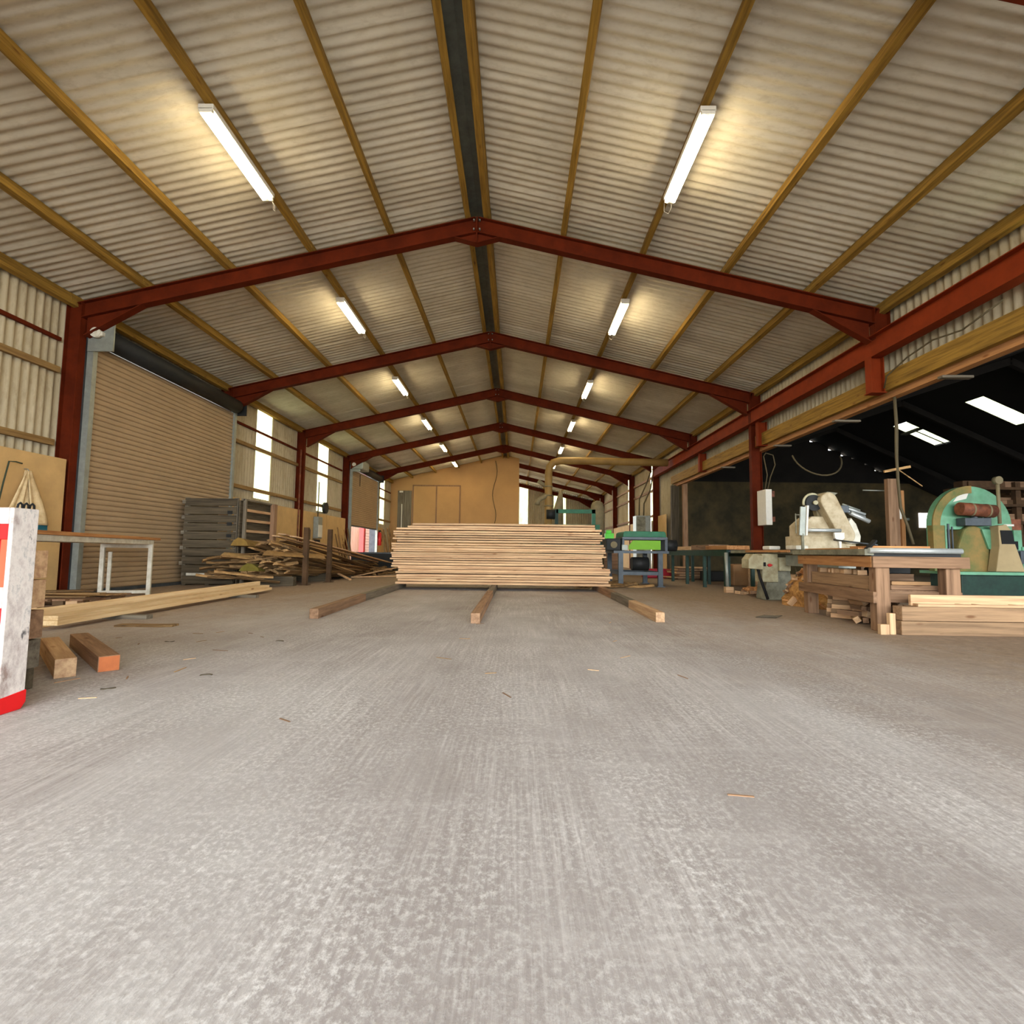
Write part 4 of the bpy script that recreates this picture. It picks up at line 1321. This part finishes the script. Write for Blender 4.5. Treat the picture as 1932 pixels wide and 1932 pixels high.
obj('cylinder_bracket', G().box(0.66, 0.80, -0.09, 0.09, 1.5, 1.62), 'galv_dark', t, bev=0.01)
obj('cross_rail', G().cyl((0.05, -0.2, 1.205), (0.58, -0.2, 1.205), 0.028, n=14), 'chrome', t)
obj('rail_bracket', G().prism([(0.46, 1.17), (0.62, 1.17), (0.62, 1.08), (0.57, 1.04), (0.565, 0.89), (0.535, 0.89), (0.53, 1.04), (0.47, 1.08)], 'xz', -0.23, -0.19), 'white', t)
obj('stop_plate', G().box(-0.06, 0.04, -0.2, -0.17, 1.12, 1.58, Matrix.Rotation(R(4), 3, 'Y')), 'galv', t)
obj('stop_edge', G().box(0.03, 0.06, -0.22, -0.15, 1.12, 1.60, Matrix.Rotation(R(4), 3, 'Y')), 'white', t)
obj('stop_screw', G().cyl((-0.02, -0.18, 0.89), (-0.02, -0.18, 1.15), 0.022, n=10).cyl((-0.12, -0.18, 1.45), (-0.02, -0.18, 1.45), 0.01, n=8).cyl((-0.12, -0.18, 1.15), (-0.12, -0.18, 1.47), 0.01, n=8), 'greyenamel', t)

t = thing('saw_control_pedestal', 'beige control pedestal with red switch under the saw table', 'control box', (4.36, 9.35, 0))
obj('control_box', G().box(0, 0.28, 0, 0.3, 0.32, 0.82), 'beige', t, bev=0.01)
obj('red_switch', G().cyl((0.12, -0.04, 0.62), (0.12, 0, 0.62), 0.028, n=14).box(0.08, 0.16, -0.045, -0.03, 0.61, 0.635), 'red_ext', t)
obj('black_switch', G().box(0.02, 0.06, -0.012, 0, 0.6, 0.67), 'black', t)
obj('junction_box', G().box(0.28, 0.48, -0.05, 0.15, 0.52, 0.76), 'beige', t, bev=0.01)
obj('motor_box', G().prism([(-0.28, 0.56), (-0.03, 0.54), (-0.01, 0.78), (-0.2, 0.82), (-0.28, 0.72)], 'xz', -0.1, 0.2), 'beige', t, bev=0.012)
obj('foot', G().prism([(0.06, 0.0), (0.6, 0.0), (0.55, 0.32), (0.52, 0.6), (0.3, 0.6), (0.1, 0.32)], 'xz', 0.06, 0.42), 'greyenamel', t, bev=0.02)
obj('hose', G().tube([(-0.1, -0.05, 0.55), (-0.08, -0.08, 0.4), (-0.02, -0.1, 0.2), (0.03, -0.12, 0.03)], 0.025, 8), 'black', t)
obj('cable', G().tube([(0.5, -0.06, 0.75), (0.55, -0.1, 0.5), (0.5, -0.12, 0.2), (0.3, -0.15, 0.03), (0.55, -0.25, 0.015)], 0.01, 6), 'cable', t)
for k, (x, y, l_, mt, lab) in enumerate(((4.52, 9.4, 0.28, 'white', 'white tub lying on the saw table'), (4.52, 8.5, 0.35, 'white_dirty', 'dirty white tray lying on the saw table'))):
    single('plastic_tray', G().box(0, 0.2, 0, l_, 0, 0.07), mt, lab, 'tray', bev=0.02, loc=(x, y, 0.893))
single('thin_board', G().box(0, 0.05, 0, 1.6, -0.04, 0.0), 'orange_y', 'thin orange batten along the edge of the saw table', 'batten', loc=(4.5, 8.75, 0.888))

# white electrical box on the red column
t = thing('electrical_box', 'cream electrical box fixed to the tall red column', 'electrical box', (5.98, 12.56, 0))
obj('box_body', G().box(0.0, 0.15, 0.0, 0.45, 1.52, 2.38), 'white', t, bev=0.008)
obj('mounting_lug', G().box(0.15, 0.24, 0.05, 0.12, 1.6, 1.72), 'rust', t)
obj('mounting_lug', G().box(0.15, 0.24, 0.05, 0.12, 2.2, 2.34), 'rust', t)
obj('cable', G().tube([(0.08, 0.2, 2.38), (0.1, 0.1, 2.75), (0.02, 0.1, 3.2), (0.12, 0.2, 3.3), (0.3, 0.2, 3.25), (0.32, 0.15, 3.0), (0.2, 0.15, 2.7), (0.14, 0.18, 2.4)], 0.014, 6), 'cable', t)

# ---------------------------------------------------------------- timber workbench with roller
BA = R(-7)
BX, BY = 3.86, 5.68


def loc_b(x, y, z):
    c_, s_ = math.cos(BA), math.sin(BA)
    return (BX + x * c_ - y * s_, BY + x * s_ + y * c_, z)


t = thing('workbench', 'heavy brown timber workbench with steel roller edge', 'workbench', (BX, BY, 0), BA)
for (xx, yy) in ((0.0, 0.0), (0.70, 0.02), (0.0, 1.72), (0.70, 1.72)):
    obj('leg', G().box(xx, xx + 0.14, yy, yy + 0.14, 0, 0.76), 'brown_z', t, bev=0.006)
obj('side_beam', G().box(-0.04, 0.90, -0.038, -0.002, 0.68, 0.80), 'brown_x', t, bev=0.004)
obj('side_beam', G().box(-0.043, -0.002, 0.0, 1.92, 0.68, 0.80), 'orange_y', t, bev=0.004)
obj('side_beam', G().box(-0.043, -0.002, -0.02, 1.92, 0.30, 0.42), 'brown_y', t, bev=0.004)
obj('side_beam', G().box(0.14, 0.93, 0.142, 0.18, 0.30, 0.42), 'brown_x', t, bev=0.004)
obj('shelf', G().box(0.0, 0.84, 0.2, 1.7, 0.41, 0.43), 'brown_y', t)
obj('steel_edge', G().box(-0.09, 0.0, 0.02, 1.98, 0.812, 0.878), 'greyenamel', t)
obj('bench_top', G().box(0.0, 0.84, 0.12, 1.88, 0.775, 0.81), 'slate_x', t)
obj('roller_bar', G().cyl((-0.06, 0.0, 0.862), (0.85, 0.0, 0.862), 0.03, n=16), 'chrome', t)
obj('roller_bracket', G().box(-0.02, 0.86, 0.03, 0.1, 0.80, 0.835), 'dark', t)
for k, (x, y, l_, w_, h, mt, lab) in enumerate((
    (0.03, 0.4, 1.45, 0.13, 0.085, 'orange_y', 'orange board lying along the workbench edge behind the steel strip'),
    (0.2, 0.45, 0.5, 0.62, 0.11, 'orange_x', 'stout orange board lying across the workbench behind the roller'),
)):
    single('cut_board', G().box(0, w_, 0, l_, 0, h), mt, lab, 'board', bev=0.003, loc=loc_b(x, y, 0.811), rot=(0, 0, BA))
single('iron_bar', G().bar((3.98, 6.0, 0.87), (4.12, 6.05, 0.98), 0.05, 0.025).bar((3.90, 5.95, 0.845), (4.15, 5.95, 0.85), 0.06, 0.03), 'dark', 'dark iron stop lying on the boards at the bench corner', 'iron bar')
single('metal_rod', G().cyl((3.98, 6.6, 1.0), (4.18, 6.1, 0.93), 0.01, n=8), 'galv_dark', 'thin grey rod resting across the workbench boards', 'rod')

# things on the bench shelf and under it
rd = random.Random(31)
for k, (x, y, l_, w_, h, mt, lab) in enumerate((
    (0.03, 0.2, 1.45, 0.09, 0.15, 'mid_y', 'pale orange beam lying on the bench shelf, along its outer edge'),
    (0.15, 0.3, 1.3, 0.1, 0.1, 'brown_y', 'brown beam lying on the bench shelf behind the pale one'),
    (0.28, 0.25, 0.32, 0.5, 0.05, 'brown_x', 'flat brown board lying across the bench shelf'),
    (0.3, 0.27, 0.26, 0.4, 0.04, 'sack', 'flat folded sacking on top of the flat brown board'))):
    single('shelf_timber', G().box(0, w_, 0, l_, 0, h), mt, lab, 'timber', bev=0.004, loc=loc_b(x, y, 0.432 if k < 3 else 0.484), rot=(0, 0, BA))
single('tool_case', G().box(0, 0.42, 0, 0.16, 0, 0.09).box(-0.02, 0.0, 0.04, 0.12, 0.02, 0.07), 'dark', 'dark green-grey tool case on the bench shelf', 'case', bev=0.008, loc=loc_b(0.28, 0.62, 0.6), rot=(0, 0, BA))
single('tool_shelf_block', G().box(0, 0.45, 0, 0.2, 0, 0.165), 'brown_x', 'brown block carrying the dark tool case', 'block', loc=loc_b(0.27, 0.6, 0.432), rot=(0, 0, BA))
single('green_box', G().box(0, 0.3, 0, 0.35, 0, 0.22), 'dgreen', 'dark green box standing on the bench shelf', 'box', bev=0.01, loc=loc_b(0.5, 0.9, 0.432), rot=(0, 0, BA))
for k in range(7):
    single('kindling_block', G().box(0, 0.09, 0, 0.13, 0, 0.055), 'pine_x', 'small pale offcut block on the bench shelf beams', 'block', 'small blocks on the bench shelf beams',
           loc=loc_b(0.04 + 0.03 * (k % 2), 0.45 + k * 0.16, 0.584), rot=(0, 0, BA + rd.uniform(-0.4, 0.4)))
for lay in range(5):
    for k in range(2):
        single('short_beam', G().box(0, 0.55, 0, 0.11, 0, 0.055), ('pine_x', 'mid_x')[(lay + k) % 2], 'short pale beam stacked on the floor under the workbench', 'timber', 'short beams stacked under the workbench',
               bev=0.003, loc=loc_b(0.08 + lay * 0.008, 1.25 + k * 0.13, 0.002 + lay * 0.057), rot=(0, 0, BA - R(38)))
for k in range(30):
    s_ = rd.uniform(0.045, 0.075)
    col_, row_ = k % 8, k // 8
    single('firewood_block', G().box(-s_ / 2, s_ / 2, 0, 0.28, -s_ / 2, s_ / 2), 'brown_y' if k % 3 else 'pine_y', 'small squared wood block in the pile under the workbench', 'block', 'squared wood blocks piled under the workbench',
           bev=0.003, loc=loc_b(0.12 + col_ * 0.068 + rd.uniform(-0.015, 0.015) + row_ * 0.03, 0.62 + rd.uniform(-0.06, 0.06), 0.045 + row_ * 0.068), rot=(0, rd.uniform(0, 1.5), BA + rd.uniform(-0.5, 0.5)))

# firewood and sawdust heap behind the bench end
g = G()
n_, m_ = 26, 12
vs = []
for i in range(m_ + 1):
    for j in range(n_):
        a = 2 * math.pi * j / n_
        q = i / m_
        r_ = (0.52 * math.cos(q * math.pi / 2) ** 0.6 + 0.0) * (1 + 0.12 * math.sin(3 * a + i) + 0.06 * math.sin(7 * a + 2 * i))
        vs.append((r_ * math.cos(a) * 0.8, r_ * math.sin(a) * 1.2, 0.6 * q ** 0.9))
g._add(vs, [(i * n_ + j, i * n_ + (j + 1) % n_, (i + 1) * n_ + (j + 1) % n_, (i + 1) * n_ + j) for i in range(m_) for j in range(n_)], True)
single('chip_heap', g, 'sawdust', 'tall heap of yellow chips and shavings at the end of the workbench', 'wood chips', loc=(4.78, 8.4, 0))
bpy.data.objects['chip_heap']['kind'] = 'stuff'
rd = random.Random(77)
for k in range(46):
    a, q = rd.uniform(2.2, 5.6), rd.random()
    r_ = 0.52 * math.cos(q * math.pi / 2) ** 0.6
    s_ = rd.uniform(0.04, 0.08)
    single('wood_chip', G().box(-s_, s_, -s_ * 0.6, s_ * 0.6, -s_ * 0.25, s_ * 0.25), ('pine_x', 'orange_x', 'brown_x')[k % 3], 'split chip lying on the face of the yellow chip heap', 'wood chip', 'split chips on the yellow chip heap',
           loc=(4.78 + r_ * math.cos(a) * 0.82, 8.4 + r_ * math.sin(a) * 1.2, 0.6 * q ** 0.9 + 0.01), rot=(rd.uniform(-1, 1), rd.uniform(-1, 1), rd.uniform(0, 3)))
for k in range(24):
    s_ = rd.uniform(0.05, 0.1)
    single('wood_chunk', G().box(-s_, s_, -s_ * 0.7, s_ * 0.7, 0, s_ * 0.7), ('pine_x', 'brown_x', 'orange_x')[k % 3], 'offcut chunk on the floor between conveyor leg and control pedestal', 'offcut', 'offcut chunks beside the control pedestal',
           bev=0.004, loc=(4.75 + rd.uniform(-0.25, 0.35), 10.5 + rd.uniform(-0.5, 0.5), 0.002 + 0.05 * (k % 3)), rot=(rd.uniform(-.2, .2), rd.uniform(-.2, .2), rd.uniform(0, 3)))
single('brown_box', G().box(0, 0.55, 0, 0.5, 0, 0.42), 'sack', 'brown carton on the floor under the saw table', 'carton', bev=0.01, loc=(5.1, 10.3, 0))
for k, (x, y, sx, sy, sz, mt, lab, nm) in enumerate((
    (5.6, 15.6, 0.8, 0.5, 0.3, 'dark', 'dark low bundle on the floor beyond the conveyor', 'dark_box'),
    (4.2, 17.2, 0.9, 0.5, 0.3, 'magenta', 'crimson plastic tub on the floor behind the lime-panelled machine', 'plastic_tub'),
    (5.6, 13.6, 0.5, 0.5, 0.55, 'sack', 'brown carton standing behind the conveyor legs', 'carton'),
    (5.7, 12.5, 0.45, 0.5, 0.5, 'pine_x', 'pale stack box behind the conveyor near its grey end leg', 'wooden_box'),
    (6.3, 13.0, 0.8, 0.7, 0.3, 'sawdust', 'low mound of yellow sawdust behind the conveyor', 'sawdust_mound'))):
    single(nm, G().box(0, sx, 0, sy, 0, sz), mt, lab, 'box' if k != 4 else 'sawdust', bev=0.03, loc=(x, y, 0))
for k in range(10):
    single('stacked_board', G().box(0, 0.9, 0, 0.8, 0, 0.035), ('brown_x', 'pine_x')[k % 2], 'rough board in the pile on the floor behind the conveyor legs', 'board', 'rough boards piled behind the conveyor legs',
           loc=(5.0 + rd.uniform(-0.1, 0.1), 16.4 + rd.uniform(-0.15, 0.15), 0.002 + 0.04 * k), rot=(0, 0, rd.uniform(-0.25, 0.25)))

# ---------------------------------------------------------------- big squared beams at the frame edge
for k, (x, y, z, mt, lab, ln) in enumerate(((3.94, 5.44, 0.0, 'mid_x', 'lower of two squared beams on the floor before the workbench', 3.6), (3.95, 5.44, 0.146, 'mid_x', 'upper of two squared beams on the floor before the workbench', 3.6),
                                        (4.05, 5.75, 0.0, 'grey_x', 'grey squared beam behind the lower front one', 3.4), (4.08, 5.76, 0.146, 'grey_x', 'grey squared beam behind the upper front one', 3.4))):
    if k < 2:
        single('squared_beam', G().box(0, ln, 0, 0.14, 0, 0.142), mt, lab, 'beam', 'squared beams before the workbench', bev=0.006, loc=(x, y, z), rot=(0, 0, R(-0.5)))
for k, (x, w, h, lab) in enumerate(((3.74, 0.09, 0.105, 'small pale block on the floor at the bench corner'), (3.85, 0.06, 0.215, 'upright pale wedge standing at the bench corner'))):
    single('wedge_block', G().box(0, w, 0, 0.05, 0, h), 'pine_z', lab, 'block', bev=0.003, loc=(x, 5.46 + 0.02 * k, 0))
# framed panel of pale battens behind them
t = thing('batten_frame', 'pale open batten frame lying on top of the squared beams', 'frame', (4.12, 5.445, 0.29), R(-0.5))
obj('front_rail', G().box(0, 2.6, 0, 0.03, 0, 0.028), 'pine_x', t, bev=0.003)
obj('back_rail', G().box(0, 2.6, 0.10, 0.135, 0, 0.115), 'pine_x', t, bev=0.003)
for xx in (0.02, 0.45, 0.62, 1.0, 1.6, 2.2):
    obj('cross_batten', G().box(xx, xx + 0.035, 0.03, 0.10, 0, 0.028), 'pine_y', t)

# ---------------------------------------------------------------- band resaw in the shed
t = thing('band_resaw', 'large mint green band saw with arched wheel housing in the shed', 'band saw', (8.22, 9.5, 0))
arc = []
Rr_ = 0.72
for i in range(25):
    a = R(180) * i / 24
    arc.append((Rr_ * math.cos(a), 1.37 + Rr_ * math.sin(a)))
obj('wheel_housing', G().prism(arc + [(-Rr_, 0.9), (-0.5, 0.9), (-0.5, 1.3), (0.1, 1.3), (0.1, 0.9), (Rr_, 0.9)], 'xz', 0.0, 0.14), 'mint', t, bev=0.012)
rim = []
for i in range(13):
    a = R(90) + R(90) * i / 12
    rim.append((Rr_ * math.cos(a) * 1.005, 1.37 + Rr_ * math.sin(a) * 1.005))
for i in range(13):
    a = R(180) - R(90) * i / 12
    rim.append(((Rr_ - 0.13) * math.cos(a), 1.37 + (Rr_ - 0.13) * math.sin(a)))
obj('housing_rim', G().prism(rim, 'xz', -0.03, 0.0), 'mint_dirty', t)
obj('left_post', G().box(-0.725, -0.52, -0.03, 0.1, 0.55, 1.37), 'mint_dirty', t)
obj('inner_edge', G().box(-0.52, -0.49, -0.04, 0.1, 0.9, 1.37), 'mint', t)
obj('motor', G().cyl((-0.38, -0.2, 1.66), (0.22, -0.2, 1.62), 0.115, n=20), 'rust', t)
obj('motor_band', G().cyl((-0.2, -0.2, 1.648), (-0.17, -0.2, 1.648), 0.12, n=20).cyl((0.08, -0.2, 1.63), (0.11, -0.2, 1.63), 0.12, n=20), 'duct', t)
obj('tension_post', G().cyl((0.3, -0.22, 1.4), (0.3, -0.22, 2.15), 0.028, n=12).cyl((0.3, -0.26, 2.17), (0.3, -0.18, 2.17), 0.07, n=16), 'duct', t)
obj('guide_head', G().box(-0.3, 0.16, -0.22, -0.02, 1.36, 1.50).cyl((-0.05, -0.12, 1.42), (-0.05, -0.12, 1.58), 0.05, n=12).cyl((0.18, -0.12, 1.42), (0.18, -0.12, 1.56), 0.05, n=12), 'galv_dark', t, bev=0.01)
obj('column_body', G().prism([(-0.34, 0.54), (0.2, 0.54), (0.22, 1.1), (0.08, 1.32), (-0.08, 1.4), (-0.22, 1.3), (-0.34, 1.0)], 'xz', -0.1, 0.3), 'mint_dirty', t, bev=0.03)
obj('green_neck', G().prism([(0.05, 1.3), (0.25, 1.3), (0.3, 0.95), (0.16, 0.95)], 'xz', -0.14, 0.0), 'mint', t)
obj('dust_hood', G().prism([(0.12, 0.56), (0.62, 0.56), (0.48, 1.02), (0.42, 1.28), (0.34, 1.38), (0.2, 1.36), (0.2, 1.0)], 'xz', -0.3, -0.12), 'dustboard', t, bev=0.01)
obj('painted_hood_opening', G().prism([(0.24, 1.04), (0.46, 1.04), (0.42, 1.28), (0.22, 1.28)], 'xz', -0.31, -0.3), 'black', t)  # black plate paints the dark of an opening onto the solid hood
obj('blade_guard', G().box(-0.45, -0.42, -0.02, 0.02, 0.6, 1.4).box(-0.38, -0.36, -0.02, 0.0, 0.6, 1.35), 'galv_dark', t)
obj('side_door', G().box(0.74, 0.88, 0.0, 0.06, 0.56, 1.3).box(0.86, 0.9, -0.02, 0.06, 0.2, 1.0), 'mint', t)
obj('side_panel', G().box(0.66, 0.9, 0.02, 0.08, 1.3, 1.5), 'rust', t)
obj('name_plate', G().box(0.56, 0.74, -0.015, 0.0, 1.37, 1.405), 'white', t)
obj('dial', G().cyl((0.58, -0.02, 1.18), (0.58, 0, 1.18), 0.055, n=18), 'white', t)
obj('side_plate', G().box(0.66, 0.8, -0.01, 0.02, 0.95, 1.1), 'black', t)
obj('base_plate', G().box(-0.6, 0.85, -0.35, 0.5, 0.50, 0.55), 'mint', t)
obj('base', G().box(-0.45, 0.7, -0.25, 0.45, 0.0, 0.50), 'dgreen', t, bev=0.02)
obj('feed_arm', G().cyl((0.66, -0.1, 0.92), (1.2, -0.1, 0.9), 0.02, n=10).box(0.7, 0.85, -0.15, -0.05, 0.7, 0.92), 'galv_dark', t)
obj('logo_patch', G().prism([(-0.32, 1.8), (-0.08, 1.86), (-0.02, 2.0), (-0.18, 1.98)], 'xz', -0.005, 0.0), 'white', t)

# tan post, hanging stick and small drill stand
single('timber_post', G().box(-0.1, 0.1, -0.05, 0.05, 0, 2.28), 'brown_z', 'broad brown timber post in front of the dark shed', 'post', loc=(7.16, 10.0, 0))
t = thing('hanging_cable', 'dusty cable bundle hanging from the fascia with two crossed sticks tied on', 'cable', (6.2, 8.5, 0))
obj('cable_bundle', G().tube([(0, 0, 3.45), (0.01, 0, 3.0), (-0.01, 0, 2.5), (0.0, 0, 2.0), (0.02, 0, 1.6), (0.12, 0, 1.3), (0.2, 0, 1.0)], 0.022, 8)
    .tube([(0.03, 0.02, 3.45), (0.03, 0.0, 2.9), (0.02, 0.02, 2.4), (0.01, 0, 2.1)], 0.014, 6), 'cable', t)
obj('stick', G().bar((-0.22, 0, 2.18), (0.22, 0.02, 2.27), 0.03, 0.04), 'bark_x', t)
obj('stick', G().bar((0.0, 0.04, 2.25), (0.42, 0.04, 1.95), 0.012, 0.015), 'bark_x', t)
t = thing('drill_stand', 'tan stand holding a small cream switch housing before the dark shed', 'stand', (7.33, 10.2, 0))
obj('back_board', G().box(-0.12, 0.12, 0, 0.03, 0.8, 2.06), 'brown_z', t)
obj('upright', G().box(0.1, 0.17, -0.06, 0.03, 0.0, 2.08), 'orange_z', t)
obj('top_rod', G().cyl((-0.6, -0.03, 2.08), (0.15, -0.03, 2.07), 0.012, n=8), 'galv', t)
obj('housing', G().box(-0.13, 0.04, -0.12, 0.0, 1.5, 1.75), 'cream', t, bev=0.03)
obj('housing_lid', G().box(-0.03, 0.05, -0.14, -0.12, 1.52, 1.74), 'white', t)
obj('knob', G().cyl((0.17, -0.03, 1.52), (0.26, -0.03, 1.52), 0.03, n=10), 'galv', t)

# timber racks deep in the shed
for q, (x, y) in enumerate(((10.7, 12.4), (12.3, 14.0))):
    t = thing('timber_rack', 'old dark timber rack in the shed %s' % ('behind the band saw' if q == 0 else 'farther behind the band saw'), 'rack', (x, y, 0), 0, 'timber racks in the shed')
    for xx in (0, 1.1, 2.2, 3.3):
        obj('upright', G().box(xx, xx + 0.12, 0, 0.12, 0, 2.6), 'rack', t)
    for z in (1.6, 2.0, 2.4):
        obj('shelf_board', G().box(-0.2, 3.6, -0.1, 0.5, z, z + 0.06), 'rack', t)
    for k in range(12):
        z = (1.66, 2.06, 2.46)[k % 3]
        obj('stored_plank', G().box(-0.1 + 0.2 * (k // 3), 0.9 + 0.75 * (k // 3), 0.0 + 0.02 * k, 0.3, z, z + 0.12 + 0.02 * (k % 4)), ('rack', 'brown_x')[k % 2], t)
single('looped_hose', G().tube([(6.9 + 0.55 * math.cos(a), 12.0 + 0.3 * math.sin(a), 3.1 + 0.5 * math.sin(a)) for a in [R(180 + 12 * i) for i in range(16)]], 0.018, 6), 'cable',
       'slack cable loop hanging at the top of the shed opening', 'cable')
single('conduit_cable', G().tube([(5.98, 6.3, 3.98), (5.98, 6.9, 3.86), (5.98, 7.4, 3.93), (5.98, 7.9, 3.86), (5.98, 8.35, 3.72), (6.0, 8.45, 3.55)], 0.012, 6), 'cable', 'thin cable sagging along the yellow fascia timber', 'cable')

# ---------------------------------------------------------------- floor litter
rd = random.Random(99)
for k in range(34):
    if k < 22:
        x, y = rd.uniform(-3.9, -1.9), rd.uniform(2.6, 5.2)
    else:
        x, y = rd.uniform(-1.2, 1.4), rd.uniform(1.4, 6.5)
    l_ = rd.uniform(0.02, 0.07)
    single('wood_splinter', G().box(-l_, l_, -0.004, 0.004, 0, 0.003), ('pine_x', 'brown_x', 'bark_x')[k % 3], 'tiny wood splinter on the floor ' + ('near the red panel' if k < 22 else 'out on the open concrete'), 'splinter',
           'splinters near the red panel' if k < 22 else 'splinters on the open floor', loc=(x, y, 0.0005), rot=(0, 0, rd.uniform(0, 3.1)))
single('bark_strip', G().tube([(0, 0, 0.01), (0.12, 0.02, 0.02), (0.25, 0.01, 0.015), (0.36, 0.05, 0.03)], [0.006, 0.02, 0.018, 0.004], 6), 'slate_x', 'curled dark bark strip on the floor before the workbench', 'bark', loc=(3.05, 6.75, 0))
for k, (x, y) in enumerate(((-2.05, 4.6), (-2.95, 4.5), (-1.95, 3.35), (-2.3, 3.0))):
    single('bark_flake', G().plank(0.07, 0.015, 0.004, k, 'x', 4, 0.006, 0.006), 'slate_x', 'dark bark flake on the floor beside the long boards', 'bark', 'dark bark flakes on the floor', loc=(x, y, 0.001), rot=(0, 0, rd.uniform(-0.6, 0.6)))
